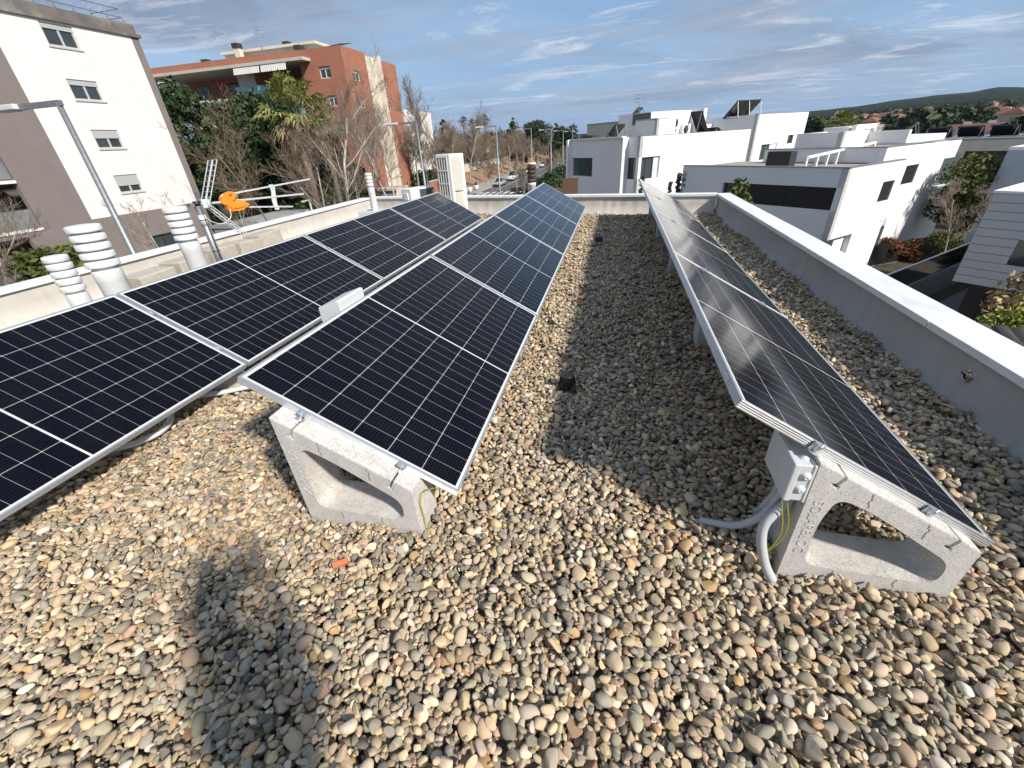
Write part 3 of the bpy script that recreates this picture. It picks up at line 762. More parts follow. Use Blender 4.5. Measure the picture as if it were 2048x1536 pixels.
    wgt = np.array([.13, .12, .11, .11, .11, .10, .055, .075, .10, .03, .03, .045, .055]); wgt /= wgt.sum()
    ci = rng.choice(len(pal), n, p=wgt); colr = pal[ci] * rng.uniform(.68, 1.34, (n, 1)) * rng.uniform(.94, 1.06, (n, 3))
    att('tint', 'FLOAT_VECTOR', np.clip(colr * np.array([.81, .745, .665]), .02, .8).astype(np.float32), 'vector'); att('rnd', 'FLOAT', rng.uniform(0, 1, n).astype(np.float32), 'value')
    # pebble material
    m, nt, bs = nt_new('pebble_stone')
    at = nt.nodes.new('ShaderNodeAttribute'); at.attribute_type = 'INSTANCER'; at.attribute_name = 'tint'
    ar = nt.nodes.new('ShaderNodeAttribute'); ar.attribute_type = 'INSTANCER'; ar.attribute_name = 'rnd'
    v = nt.nodes.new('ShaderNodeVectorMath'); v.operation = 'ADD'; nt.links.new(coord(nt, 'Object'), v.inputs[0])
    cb = nt.nodes.new('ShaderNodeCombineXYZ'); nt.links.new(mth(nt, 'MULTIPLY', ar.outputs['Fac'], 90), cb.inputs[0]); nt.links.new(cb.outputs[0], v.inputs[1])
    n1 = tex(nt, 'Noise', 1.5, v.outputs[0], Detail=6, Roughness=.65, Distortion=.6); n2 = tex(nt, 'Noise', 11, v.outputs[0], Detail=4, Roughness=.7)
    wv = tex(nt, 'Wave', .42, v.outputs[0], Distortion=4, Detail=3)
    c0 = mixc(nt, ramp(nt, n1.outputs[0], [(.35, 0), (.70, .26)]), at.outputs['Vector'], (.54, .43, .29))
    c0 = mixc(nt, mth(nt, 'MULTIPLY', ramp(nt, n2.outputs[0], [(.52, 0), (.7, .5)]), 1), c0, mixc(nt, .5, at.outputs['Vector'], (.12, .10, .08)))
    vein = ramp(nt, wv.outputs[0], [(.93, 0), (.98, .28)])
    c0 = mixc(nt, mth(nt, 'MULTIPLY', vein, mth(nt, 'GREATER_THAN', ar.outputs['Fac'], .85)), c0, (.65, .62, .56))
    nt.links.new(c0, bs.inputs['Base Color']); bs.inputs['Roughness'].default_value = .62; bs.inputs['Specular IOR Level'].default_value = .35
    bump(nt, bs, n2.outputs[0], .25, .06)
    col = bpy.data.collections.new('pebble_shapes')
    for k in range(14):
        bm = bmesh.new(); bmesh.ops.create_icosphere(bm, subdivisions=3, radius=1)
        ph = rng.uniform(0, 6, 9); ex = rng.uniform(.75, 1.2); ang = k % 3 == 0
        pl = [(Vector(rng.normal(0, 1, 3)).normalized(), rng.uniform(.50, .80)) for _ in range(8)] if ang else []
        for vv in bm.verts:
            p = vv.co.copy()
            q = 1 + .10 * math.sin(p.x * 2 + ph[0]) * math.sin(p.y * 2.2 + ph[1]) + .09 * math.sin(p.x * 1.3 + p.y * 1.7 + ph[2]) + .05 * math.sin(3.7 * p.x + ph[3]) * math.sin(3.1 * p.y + ph[4]) * math.sin(3 * p.z + ph[5])
            r_ = Vector((math.copysign(abs(p.x) ** ex, p.x), math.copysign(abs(p.y) ** ex, p.y), p.z)); r_ *= q / max(.6, r_.length) * .5 + .5 * q
            for (nn, dd) in pl:
                e = r_.dot(nn) - dd
                if e > 0: r_ -= nn * e * .85
            r_.x *= 1 + .16 * math.sin(ph[6]) * p.y; r_.y *= 1 + .22 * math.sin(ph[7]) * p.x
            vv.co = r_
        mm = bpy.data.meshes.new('pebble'); bm.to_mesh(mm); bm.free(); mm.materials.append(m)
        mm.polygons.foreach_set('use_smooth', [True] * len(mm.polygons))
        col.objects.link(bpy.data.objects.new('pebble', mm))
    g = bpy.data.node_groups.new('scatter_pebbles', 'GeometryNodeTree')
    g.interface.new_socket('Geometry', in_out='INPUT', socket_type='NodeSocketGeometry'); g.interface.new_socket('Geometry', in_out='OUTPUT', socket_type='NodeSocketGeometry')
    gi = g.nodes.new('NodeGroupInput'); go = g.nodes.new('NodeGroupOutput')
    iop = g.nodes.new('GeometryNodeInstanceOnPoints'); ci_ = g.nodes.new('GeometryNodeCollectionInfo')
    ci_.inputs['Collection'].default_value = col; ci_.inputs['Separate Children'].default_value = True; ci_.inputs['Reset Children'].default_value = True
    def na(nm, typ):
        x = g.nodes.new('GeometryNodeInputNamedAttribute'); x.data_type = typ; x.inputs['Name'].default_value = nm; return x.outputs['Attribute']
    e2r = g.nodes.new('FunctionNodeEulerToRotation'); g.links.new(na('rot', 'FLOAT_VECTOR'), e2r.inputs[0])
    m2p = g.nodes.new('GeometryNodeMeshToPoints'); g.links.new(gi.outputs[0], m2p.inputs['Mesh'])
    g.links.new(m2p.outputs[0], iop.inputs['Points']); g.links.new(ci_.outputs[0], iop.inputs['Instance']); iop.inputs['Pick Instance'].default_value = True
    g.links.new(na('idx', 'INT'), iop.inputs['Instance Index']); g.links.new(e2r.outputs[0], iop.inputs['Rotation']); g.links.new(na('scl', 'FLOAT_VECTOR'), iop.inputs['Scale'])
    g.links.new(iop.outputs[0], go.inputs[0])
    o = bpy.data.objects.new('gravel', me); COL.objects.link(o)
    md = o.modifiers.new('pebbles', 'NODES'); md.node_group = g
    tag(o, 'rounded beige and grey river pebbles covering the flat roof', 'gravel', kind='stuff')
    print('PEBBLES', n)
build_gravel()
# ------------------------------------------------------------------ ground, road
GZ = -6.2
M_soil = mat('dry_soil', (.20, .15, .10), (.13, .10, .065), .35, .95, stain=((.10, .10, .05), .12, .7), detail=8)
M_asph = mat('asphalt', (.105, .102, .098), (.085, .083, .08), .7, .9, b=.1, bscale=30, stain=((.06, .06, .06), .25, .5))
M_pave = mat('paving', (.34, .32, .29), (.28, .265, .245), 1.2, .9, stain=((.2, .19, .17), .5, .5))
M_kerb = mat('kerb_stone', (.42, .41, .39), (.35, .34, .32), 3, .85)
M_paint = mat('road_paint', (.72, .72, .69), (.55, .55, .53), 3, .7)
mb = MB(); S = 9000; mb.add([(-S, -S, GZ), (S, -S, GZ), (S, S, GZ), (-S, S, GZ)], [(0, 1, 2, 3)])
tag(mb.build('ground', M_soil), kind='structure')
mb = MB(); mb.box(-24.6, -13.0, -60, 420, GZ, GZ + .02); tag(mb.build('road', M_asph), kind='structure')
mb = MB(); mb.box(-12.85, -8.4, -60, 420, GZ, GZ + .14); tag(mb.build('pavement', M_pave), kind='structure')
mb = MB(); mb.box(-29.4, -24.75, -60, 420, GZ, GZ + .14); tag(mb.build('pavement', M_pave), kind='structure')
mb = MB(); mb.box(-13.0, -12.85, -60, 420, GZ, GZ + .15); mb.box(-24.75, -24.6, -60, 420, GZ, GZ + .15); tag(mb.build('kerb', M_kerb), kind='structure')
mb = MB()
for i in range(9): mb.box(-24.2 + i * 1.22, -23.6 + i * 1.22, 76.5, 81.0, GZ + .022, GZ + .026)
for i in range(40): mb.box(-18.9, -18.78, 86 + i * 7, 89 + i * 7, GZ + .022, GZ + .026)
mb.box(-22.3, -22.2, 84, 330, GZ + .022, GZ + .026); mb.box(-15.4, -15.3, 60, 330, GZ + .022, GZ + .026)
tag(mb.build('road_markings', M_paint), kind='structure')
# leaf-strewn bank beyond the left pavement
M_bank = mat('leaf_litter_bank', (.30, .17, .09), (.20, .13, .07), .8, .95, stain=((.34, .27, .17), .3, .8))
mb = MB(); vs = []; fs = []
for i in range(60):
    y = 72 + i * 5
    for j, (x, z) in enumerate(((-29.4, GZ + .12), (-31, -5.9), (-33.4, -4.9), (-36.5, -4.3), (-52, -4.2), (-52, GZ - .3))): vs.append((x + random.uniform(-.3, .3) * (0 < j < 4), y, z + random.uniform(-.2, .2) * (0 < j < 5)))
for i in range(59):
    for j in range(5): k = i * 6 + j; fs.append((k, k + 6, k + 7, k + 1))
mb.add(vs, fs, True); tag(mb.build('terrain_bank', M_bank), kind='structure')
M_cream = mat('cream_wall', (.58, .53, .45), (.50, .455, .385), 1.2, .9, stain=((.45, .40, .33), .6, .5))
mb = MB()
for i in range(14): mb.box(-37.2, -37.0, 84 + i * 14, 97.5 + i * 14, -4.6, -2.6 - .02 * i)
tag(mb.build('garden_wall', M_cream), 'long cream garden wall running behind the bare street trees', 'wall')

# ------------------------------------------------------------------ facade helpers
def FM(o, dx):
    o = Vector(o); x = Vector((dx[0], dx[1], 0)).normalized(); z = Vector((0, 0, 1)); n = x.cross(z)
    return Matrix(((x.x, z.x, n.x, o.x), (x.y, z.y, n.y, o.y), (x.z, z.z, n.z, o.z), (0, 0, 0, 1)))
def rect(x0, x1, y0, y1): return [(x0, y0), (x1, y0), (x1, y1), (x0, y1)]
def facade(parent, M, outline, holes, m, th=.3, name='wall'):
    mb = MB(); mb.prism([outline] + [h[::-1] for h in holes], -th, 0, M); return mb.build(name, m, parent)
M_frame_w = flat('window_frame_white', (.70, .71, .70), .5)
M_frame_d = flat('window_frame_dark', (.03, .03, .032), .5)
M_pane = glassy('window_pane', (.03, .04, .045), .04)
M_shut = mat('roller_shutter', (.46, .47, .47), (.42, .43, .43), 6, .6)
def window(parent, M, x0, x1, y0, y1, mf, depth=.16, mull=(.5,), fw_=.06, shutter=0, mp=None, sill=None):
    mb = MB(); zf = -depth
    for r in ((x0, x1, y0, y0 + fw_), (x0, x1, y1 - fw_, y1), (x0, x0 + fw_, y0 + fw_, y1 - fw_), (x1 - fw_, x1, y0 + fw_, y1 - fw_)): mb.box(*r, zf - .05, zf + .02, M)
    for q in mull:
        xm = x0 + (x1 - x0) * q; mb.box(xm - fw_ * .6, xm + fw_ * .6, y0 + fw_, y1 - fw_, zf - .045, zf + .015, M)
    w = mb.build('window', mf, parent)
    mb = MB(); mb.box(x0 + fw_ * .5, x1 - fw_ * .5, y0 + fw_ * .5, y1 - fw_ * .5, zf - .035, zf - .02, M); mb.build('pane', mp or M_pane, w)
    if shutter:
        mb = MB(); n = max(3, int((y1 - y0) * shutter / .06)); hh = (y1 - y0) * shutter / n
        for i in range(n): mb.box(x0 + .03, x1 - .03, y1 - (i + 1) * hh + .006, y1 - i * hh, zf + .022, zf + .05, M)
        mb.build('shutter', M_shut, w)
    if sill:
        mb = MB(); mb.box(x0 - .06, x1 + .06, y0 - .07, y0 - .003, -depth, .06, M); mb.build('sill', sill, w)
    return w

# ------------------------------------------------------------------ white and taupe apartment block across the street
M_wht = mat('white_render', (.74, .72, .69), (.70, .675, .64), .5, .9, stain=((.66, .60, .53), .35, .3))
M_taupe = mat('taupe_render', (.21, .178, .168), (.18, .155, .147), .8, .95, b=.08, bscale=9)
M_corn = mat('weathered_cornice', (.17, .15, .14), (.11, .10, .09), 1.4, .9, stain=((.34, .32, .29), .5, .8), detail=8)
apt = thing('apartment_block', 'white and taupe apartment block with four small shuttered windows one above another', 'building', (-33, 22.1, GZ))
M = FM((0, 0, 0), (0, 1))     # local x -> +Y, y -> up, outward +X
Z0 = -GZ
wins = [(2.55, 4.32, 8.02 + Z0, 9.14 + Z0, .24), (2.55, 4.32, 5.36 + Z0, 6.44 + Z0, .28), (2.55, 4.25, 2.70 + Z0, 3.78 + Z0, .45), (2.58, 4.22, .04 + Z0, 1.14 + Z0, .6)]
facade(apt, M, rect(0, 8.05, -1.22 + Z0, 9.08 + Z0), [rect(*w[:4]) for w in wins[1:]] , M_wht, name='white_wall') if False else None
facade(apt, M, rect(0, 8.05, -1.22 + Z0, 9.25 + Z0), [rect(*w[:4]) for w in wins], M_wht, name='white_wall')
for w in wins: window(apt, M, *w[:4], M_shut, .10, (.52,), .10, w[4], sill=M_shut)
facade(apt, M, rect(8.05, 8.6, 0, 9.26 + Z0), [], M_taupe, .35, 'taupe_wall')
facade(apt, M, rect(0, 8.05, 0, -1.22 + Z0), [rect(3.2, 5.2, 1.9, 3.3)], M_taupe, .28, 'taupe_wall')
window(apt, M, 3.2, 5.2, 1.9, 3.3, M_frame_d, .2, (.5,))
holes = [rect(-11, -2.75, 7.55, 8.8), rect(-11, -2.75, 5.05, 7.32), rect(-11, -3.6, 1.6, 4.6), rect(-11, -2.75, 10.4, 11.7)]
facade(apt, M, rect(-16, 0, 0, 9.26 + Z0), holes, M_taupe, .3, 'taupe_wall')
mb = MB(); mb.box(-15.9, 8.5, .02, 9.2 + Z0, -11, -2.0, M); mb.build('inner_wall', M_corn, apt)
mb = MB(); mb.box(-15.9, 8.6, 9.2 + Z0, 9.26 + Z0, -11, -.31, M); mb.build('roof', M_corn, apt)
for (a, b) in ((4.85, 5.0), (7.35, 7.5)):
    mb = MB(); mb.box(-11, -2.76, a, b, -2, .05, M); mb.build('balcony_slab', M_wht, apt)
for (a, b) in ((5.06, 6.1), (7.57, 8.5)):
    mb = MB(); mb.box(-11, -2.8, a, b - .1, -.12, -.09, M); mb.build('balcony_pane', glassy('smoked_glass', (.16, .17, .17), .1), apt)
mb = MB(); mb.box(-16, 8.75, 9.26 + Z0, 9.45 + Z0, -.5, .14, M); mb.box(-16, 8.6, 9.45 + Z0, 9.98 + Z0, -.45, -.02, M); mb.box(8.3, 8.75, 9.262 + Z0, 9.98 + Z0, -11, -.46, M)
mb.build('cornice', M_corn, apt)
mb = MB()
for i in range(8): x = 1.2 + i * 1.05; mb.tube([M @ Vector((x, 9.98 + Z0, -.6)), M @ Vector((x, 10.85 + Z0, -.6))], .02, 6)
for hgt in (10.4, 10.85): mb.tube([M @ Vector((-4, hgt + Z0, -.6)), M @ Vector((8.5, hgt + Z0, -.6)), M @ Vector((8.5, hgt + Z0, -3))], .02, 6)
mb.build('roof_railing', M_galv, apt)

# ------------------------------------------------------------------ red brick block
def brickmat():
    m, nt, bs = nt_new('red_brick')
    v = coord(nt)
    geo = nt.nodes.new('ShaderNodeNewGeometry')
    sep = nt.nodes.new('ShaderNodeSeparateXYZ'); nt.links.new(v, sep.inputs[0]); cb = nt.nodes.new('ShaderNodeCombineXYZ')
    nt.links.new(mth(nt, 'ADD', sep.outputs[0], sep.outputs[1]), cb.inputs[0]); nt.links.new(sep.outputs[2], cb.inputs[1])
    b = nt.nodes.new('ShaderNodeTexBrick'); nt.links.new(cb.outputs[0], b.inputs['Vector'])
    b.inputs['Scale'].default_value = 1; b.inputs['Brick Width'].default_value = .25; b.inputs['Row Height'].default_value = .075; b.inputs['Mortar Size'].default_value = .008
    b.inputs['Color1'].default_value = (.40, .135, .07, 1); b.inputs['Color2'].default_value = (.31, .105, .058, 1); b.inputs['Mortar'].default_value = (.36, .24, .18, 1)
    n = tex(nt, 'Noise', .5, v, Detail=7, Roughness=.65)
    c = mixc(nt, ramp(nt, n.outputs[0], [(.35, 0), (.75, .5)]), b.outputs[0], (.22, .085, .055))
    nt.links.new(c, bs.inputs['Base Color']); bs.inputs['Roughness'].default_value = .92
    return m
M_brick = brickmat()
M_bcream = mat('cream_panel', (.66, .60, .50), (.56, .51, .43), .8, .9, stain=((.4, .36, .3), .6, .4))
M_slabw = mat('concrete_edge', (.52, .49, .44), (.42, .4, .36), 1.5, .9)
M_turq = glassy('turquoise_glass', (.16, .36, .35), .2)
bk = thing('brick_apartment_block', 'red brick apartment block with a long covered balcony and cream stair strip', 'building', (-34.6, 60, GZ))
MF = FM((0, 0, 0), (1, 0)); MS = FM((0, 0, 0), (0, 1))
fw_ = [(-3.7, -2.1, 10.05 + Z0, 11.3 + Z0), (-3.3, -2.05, 7.0 + Z0, 8.2 + Z0), (-3.3, -2.05, 3.95 + Z0, 5.1 + Z0), (-3.3, -2.05, .9 + Z0, 2.1 + Z0), (-3.3, -2.05, -2.2 + Z0, -1.0 + Z0)]
facade(bk, MF, rect(-6.3, 0, 0, 13.2 + Z0), [rect(*w) for w in fw_], M_brick, .35)
for w in fw_: window(bk, MF, *w, M_frame_w, .2, (.5,), .08, .25)
sw = [(1.9, 3.6, z + Z0, z + 1.1 + Z0) for z in (9.8, 6.75, 3.8, .85, -2.1)]
facade(bk, MS, rect(.36, 5.9, 0, 13.2 + Z0), [rect(*w) for w in sw], M_brick, .35)
for w in sw: window(bk, MS, *w, M_frame_w, .2, (.5,), .08, .25)
mb = MB(); mb.box(5.9, 9.8, 0, 13.0 + Z0, -2.0, -.25, MS); mb.box(8.9, 9.8, .01, 13.25 + Z0, -.249, .35, MS); mb.build('stair_strip', M_bcream, bk)
sw2 = [(10.2, 11.4, z + Z0, z + 1.15 + Z0) for z in (9.7, 6.7, 3.7, .7, -2.2)]
facade(bk, MS, rect(9.8, 15.2, 0, 12.9 + Z0), [rect(*w) for w in sw2], M_brick, .35)
for w in sw2: window(bk, MS, *w, M_frame_w, .2, (.5,), .08, .25)
mb = MB(); mb.box(-31, -6.4, 0, 12.9 + Z0, -14, -4.6, MF); mb.box(-6.39, -.36, 0, 12.9 + Z0, -14, -2.0, MF); mb.build('inner_wall', M_brick, bk)
mb = MB(); mb.box(-31, -.36, 12.5 + Z0, 13.0 + Z0, -14.5, -.37, MF); mb.build('roof', M_slabw, bk)
mb = MB(); mb.box(-31, -6.3, 12.3 + Z0, 13.25 + Z0, -.35, -.0, MF); mb.build('brick_band', M_brick, bk)
mb = MB(); mb.box(-31, -4.6, 11.95 + Z0, 12.28 + Z0, -4.6, 1.6, MF); mb.build('canopy_slab', M_slabw, bk)
for i, z in enumerate((9.0, 6.0, 3.0, 0, -3.0)):
    mb = MB(); mb.box(-31, -6.32, z - .3 + Z0, z + Z0, -4.6, .3, MF); mb.build('balcony_slab', M_slabw, bk)
    mb = MB(); mb.box(-17, -7, z + .1 + Z0, z + 1.05 + Z0, .2, .24, MF); mb.build('balcony_pane', M_turq, bk)
    for (a, b) in ((-28, -25.5), (-22, -19.5), (-13, -10.5)): window(bk, FM((0, 4.6, 0), (1, 0)), a, b, z + .1 + Z0, z + 2.3 + Z0, M_frame_d, -.06)
M_awn = mat('striped_awning', (.62, .60, .56), (.5, .48, .45), 1, .8, stretch=(6, 1, .2))
for (a, b) in ((-15.2, -11.2), (-11.0, -7.2)):
    mb = MB(); vs = []
    for i in range(25):
        x = a + (b - a) * i / 24; vs += [(x, 11.94 + Z0, 1.5), (x, 11.15 + Z0, 1.75 + .05 * (i % 2))]
    mb.add(vs, [(2 * i, 2 * i + 1, 2 * i + 3, 2 * i + 2) for i in range(24)], False, MF); mb.build('awning', M_awn, bk)
mb = MB(); mb.box(-16.3, -13.6, 9.3 + Z0, 11.9 + Z0, -.1, .0, MF); mb.build('balcony_screen', M_slabw, bk)
# penthouse and chimneys
pt = MB(); pt.box(-21, -6.5, 13.0 + Z0, 14.5 + Z0, -10, -4.5, MF); pt.box(-21.3, -6.0, 14.5 + Z0, 14.8 + Z0, -10, -4.1, MF); pt.build('penthouse_wall', M_bcream, bk)
for i in range(5): window(bk, FM((0, 4.5, 0), (1, 0)), -19 + i * 2.4, -17.2 + i * 2.4, 13.3 + Z0, 14.2 + Z0, M_frame_w, -.06)
for (x, y, hgt, wd) in ((-24, 4, 14.2, .8), (-17.3, 3, 15.3, .75), (-20, 7, 15.2, .7), (-11.2, 5.5, 15.3, .7), (-8, 3.2, 14.3, .8), (-3.5, 4.5, 13.8, .6)):
    mb = MB(); mb.box(x - wd / 2, x + wd / 2, y - .4, y + .4, 12.9 + Z0, hgt - .55 + Z0); c_ = mb.build('chimney', M_bcream, bk)
    mb = MB(); mb.box(x - wd / 2 - .08, x + wd / 2 + .08, y - .48, y + .48, hgt - .548 + Z0, hgt + .0 + Z0); mb.build('cowl', M_frame_d, c_)
mb = MB(); mb.tube([(-14.2, 4, 13 + Z0), (-14.2, 4, 17.1 + Z0)], .03, 5)
for z in (16.2, 16.6, 16.95): mb.tube([(-14.7, 4, z + Z0), (-13.5, 4.3, z + Z0)], .02, 4)
mb.build('roof_aerial', M_galv, bk)
mb = MB(); mb.add([(-3.2, .6, 13.3 + Z0), (-.2, .6, 13.45 + Z0), (-.2, 3.4, 13.9 + Z0), (-3.2, 3.4, 13.75 + Z0), (-3.2, .6, 13.25 + Z0), (-.2, .6, 13.4 + Z0), (-.2, 3.4, 13.85 + Z0), (-3.2, 3.4, 13.7 + Z0)], [(0, 1, 2, 3), (7, 6, 5, 4), (0, 4, 5, 1), (1, 5, 6, 2), (2, 6, 7, 3), (3, 7, 4, 0)]); mb.build('skylight', M_frame_d, bk)

# low things between the street and the brick block
M_gconc = mat('grey_concrete', (.33, .33, .33), (.27, .27, .27), 1.5, .9, stain=((.2, .2, .2), .8, .5))
gw = thing('garage_entrance', 'low grey concrete garage entrance with a dark gate beyond the cream parapet', 'garage', (-29.8, 30.5, GZ))
mb = MB(); mb.box(-3, 0, 0, 8.5, 0, 2.9); mb.build('wall', M_gconc, gw); mb = MB(); mb.box(.002, .05, .8, 7.8, .1, 2.3); mb.build('gate', M_frame_d, gw); mb = MB(); mb.box(-3.1, .12, -.1, 8.6, 2.9, 3.15); mb.build('roof', M_gconc, gw)
mb = MB(); mb.bar((.0, 9.2, 0), (.0, 9.2, 3.9), .12); mb.bar((0, 8.0, 3.9), (0, 9.26, 3.9), .12); mb.build('gate_frame', M_frame_w, gw)
lw = thing('brick_garden_wall', 'low red brick wall with dark hedge right of the brick block', 'wall', (-31.5, 74, GZ))
mb = MB(); mb.box(0, .4, 0, 12, 0, 2.6); mb.build('wall', M_brick, lw); mb = MB(); mb.box(-.06, .46, -.05, 12.05, 2.6, 2.72); mb.build('coping', M_slabw, lw)
sh = thing('stone_shelter', 'small grey stone shelter at the foot of the brick block', 'shelter', (-31, 58.5, GZ))
mb = MB(); mb.box(-1.2, 1.2, -.2, .2, 0, 2.9); mb.box(-1.2, -.8, .2, 2.8, 0, 2.9); mb.build('wall', M_gconc, sh); mb = MB(); mb.box(-1.6, 1.6, -.5, 3.2, 2.9, 3.2); mb.build('roof', M_slabw, sh)
cb_ = thing('cream_building', 'pale cream building half hidden behind bare trees beyond the brick block', 'building', (-42, 92, GZ))
mb = MB(); mb.box(-8, 0, 0, 14, 0, 14.5); mb.build('wall', M_wht, cb_)
for i in range(4):
    for j in range(3): window(cb_, FM((-8, -0.001, 0), (1, 0)), 1 + j * 2.4, 2.4 + j * 2.4, 2 + i * 3, 3.5 + i * 3, M_frame_d, -.06)

# ------------------------------------------------------------------ street lamps
def lamp():
    t = thing('street_lamp', 'x', 'street lamp', group='street lamps along the avenue')
    mb = MB(); mb.tube([(0, 0, 0), (0, 0, 1.2), (0, 0, 9.05)], [.105, .1, .058], 12); mb.build('pole', M_galv, t)
    mb = MB(); mb.box(-1.2, .08, -.045, .045, 8.98, 9.09); mb.build('arm', M_galv, t)
    hd = MB(); hd.box(-2.0, -1.2, -.15, .15, 8.985, 9.10); hh = hd.build('lamp_head', M_greyp, t, bevel=.02)
    mb = MB(); mb.box(-1.9, -1.35, -.1, .1, 8.965, 8.983); mb.build('lens', M_white, hh)
    return t
LP = [(-12.6, 9.0), (-12.2, 28.2), (-11.4, 44.9), (-11.3, 63.2), (-10.9, 79.3), (-11.0, 98), (-10.9, 117), (-10.9, 138)]
ll = ['nearest street lamp, in front of the white apartment block', 'street lamp beside the red brick block', 'street lamp rising behind the far parapet between tall heat pump and sooty flue', 'street lamp just left of the sooty flue cowl top', 'street lamp fifth along the avenue', 'street lamp sixth along the avenue', 'street lamp nearest the white houses, seventh along', 'farthest street lamp along the avenue']
l0 = lamp()
for i, (x, y) in enumerate(LP):
    o = l0 if i == 0 else dup(l0)
    o.location = (x, y, GZ + .14); o['label'] = ll[i]; o.rotation_euler = (0, 0, rad(random.uniform(-4, 4)))

# ------------------------------------------------------------------ cars
M_tyre = flat('tyre_rubber', (.015, .015, .015), .8); M_rim = flat('wheel_rim', (.5, .5, .5), .35, .8); M_cglass = glassy('car_glass', (.015, .018, .02), .03)
M_hl = flat('headlight', (.7, .7, .72), .15); M_tl = flat('tail_light', (.4, .02, .02), .2)
def paint(name, c): return mat(name, c, tuple(x * .95 for x in c), 2, .28, .15, spec=.6)
def make_car(kind, pm, label, loc, rz, group='cars parked along the avenue'):
    t = thing({'van': 'parked_van'}.get(kind, 'parked_car'), label, {'van': 'van'}.get(kind, 'car'), loc, rz, group)
    #  stations along x: (x, z_low, z_belt, half width)
    L = {'hatch': 4.0, 'suv': 4.5, 'van': 4.9, 'sedan': 4.5}[kind]; Ht = {'hatch': 1.48, 'suv': 1.68, 'van': 1.95, 'sedan': 1.44}[kind]; hw = .88 if kind != 'van' else .93
    bl = {'hatch': .92, 'suv': 1.05, 'van': 1.12, 'sedan': .92}[kind]
    st = [(-L / 2, .42, bl * .72, .72), (-L / 2 + .12, .26, bl * .95, hw * .95), (-L * .28, .22, bl, hw), (L * .10, .22, bl, hw), (L * .30, .24, bl * .93, hw * .98), (L / 2 - .12, .28, bl * .78, hw * .93), (L / 2, .40, bl * .58, .70)]
    mb = MB(); vs = []; fs = []
    for (x, a, b, w) in st:
        vs += [(x, -w * .9, a), (x, -w, (a + b) * .5), (x, -w * .94, b), (x, 0, b * 1.015), (x, w * .94, b), (x, w, (a + b) * .5), (x, w * .9, a)]
    for i in range(6):
        for j in range(6): k = i * 7 + j; fs.append((k, k + 1, k + 8, k + 7))
        k = i * 7; fs.append((k + 6, k, k + 7, k + 13))
    fs += [tuple(range(7))[::-1], tuple(range(42, 49))]
    mb.add(vs, fs, True); mb.build('body', pm, t)
    back = -L / 2 + (.25 if kind in ('hatch', 'suv', 'van') else .85)
    g = [(back, bl * .98, hw * .88), (back + .35, Ht - .06, hw * .70), (-L * .02, Ht, hw * .72), (L * .06, Ht - .03, hw * .71), (L * .25, bl * .96, hw * .86)]
    mb = MB(); vs = []; fs = []
    for (x, z, w) in g: vs += [(x, -w, z), (x, w, z)]
    lo = len(vs)
    for (x, z, w) in (g[0], g[-1]): vs += [(x, -hw * .88, bl * .9), (x, hw * .88, bl * .9)]
    for i in range(4): fs.append((2 * i, 2 * i + 2, 2 * i + 3, 2 * i + 1))
    fs += [(0, lo, lo + 2, 8, 6, 4, 2), (1, 3, 5, 7, 9, lo + 3, lo + 1)]
    mb.add(vs, fs); mb.build('window', M_cglass, t)
    mb = MB(); r = g[1:4]; vs = []
    for (x, z, w) in r: vs += [(x, -w * 1.02, z + .012), (x, w * 1.02, z + .012), (x, -w * 1.04, z - .05), (x, w * 1.04, z - .05)]
    fs = []
    for i in range(2): k = 4 * i; fs += [(k, k + 4, k + 5, k + 1), (k + 2, k + 6, k + 4, k), (k + 1, k + 5, k + 7, k + 3)]
    fs += [(0, 1, 3, 2), (8, 10, 11, 9)]
    mb.add(vs, fs)
    for (i, j) in ((0, 1), (3, 4)):
        for sgn in (-1, 1): mb.bar((g[i][0], sgn * g[i][2], g[i][1]), (g[j][0], sgn * g[j][2], g[j][1]), .07)
    for sgn in (-1, 1): mb.bar((-L * .05, sgn * hw * .73, Ht - .04), (-L * .05, sgn * hw * .89, bl * .97), .07)
    mb.build('roof', pm, t)
    for (x, sg) in ((-L * .30, -1), (-L * .30, 1), (L * .31, -1), (L * .31, 1)):
        Mw = Matrix.Translation((x, sg * (hw - .10), .31)) @ Matrix.Rotation(rad(90), 4, 'X')
        mb = MB(); mb.lathe([(.2, -.1), (.29, -.11), (.31, -.08), (.31, .08), (.29, .11), (.2, .1)], 18, Mw); w_ = mb.build('wheel', M_tyre, t)
        mb = MB(); mb.lathe([(0, -.09), (.2, -.1), (.2, .1), (0, .09)], 12, Mw); mb.build('rim', M_rim, w_)
    for sg in (-1, 1):
        mb = MB(); mb.box(L / 2 - .16, L / 2 - .035, sg * hw * .7 - .15, sg * hw * .7 + .15, bl * .62, bl * .76); mb.build('headlight', M_hl, t)
        mb = MB(); mb.box(-L / 2 - .01, -L / 2 + .14, sg * hw * .72 - .1, sg * hw * .72 + .1, bl * .66, bl * .95); mb.build('tail_light', M_tl, t)
    return t
P_white = paint('white_car_paint', (.75, .75, .75)); P_dark = paint('dark_car_paint', (.03, .032, .04)); P_red = paint('red_car_paint', (.32, .03, .03)); P_green = paint('sage_car_paint', (.36, .40, .34)); P_grey = paint('grey_car_paint', (.25, .26, .28)); P_blue = paint('blue_car_paint', (.02, .03, .07)); P_maroon = paint('maroon_paint', (.17, .07, .07))
u = rad(90); d = -rad(90); gz = GZ + .02
make_car('hatch', P_green, 'sage green car first in the row along the leafy bank', (-23.4, 92.5, gz), d)
make_car('van', P_white, 'white van behind the sage green car', (-23.5, 105.5, gz), d)
make_car('suv', P_dark, 'dark tall car parked beyond the white van', (-23.5, 116, gz), d)
make_car('hatch', P_white, 'white car squeezed between the dark and the red car', (-23.5, 125, gz), d)
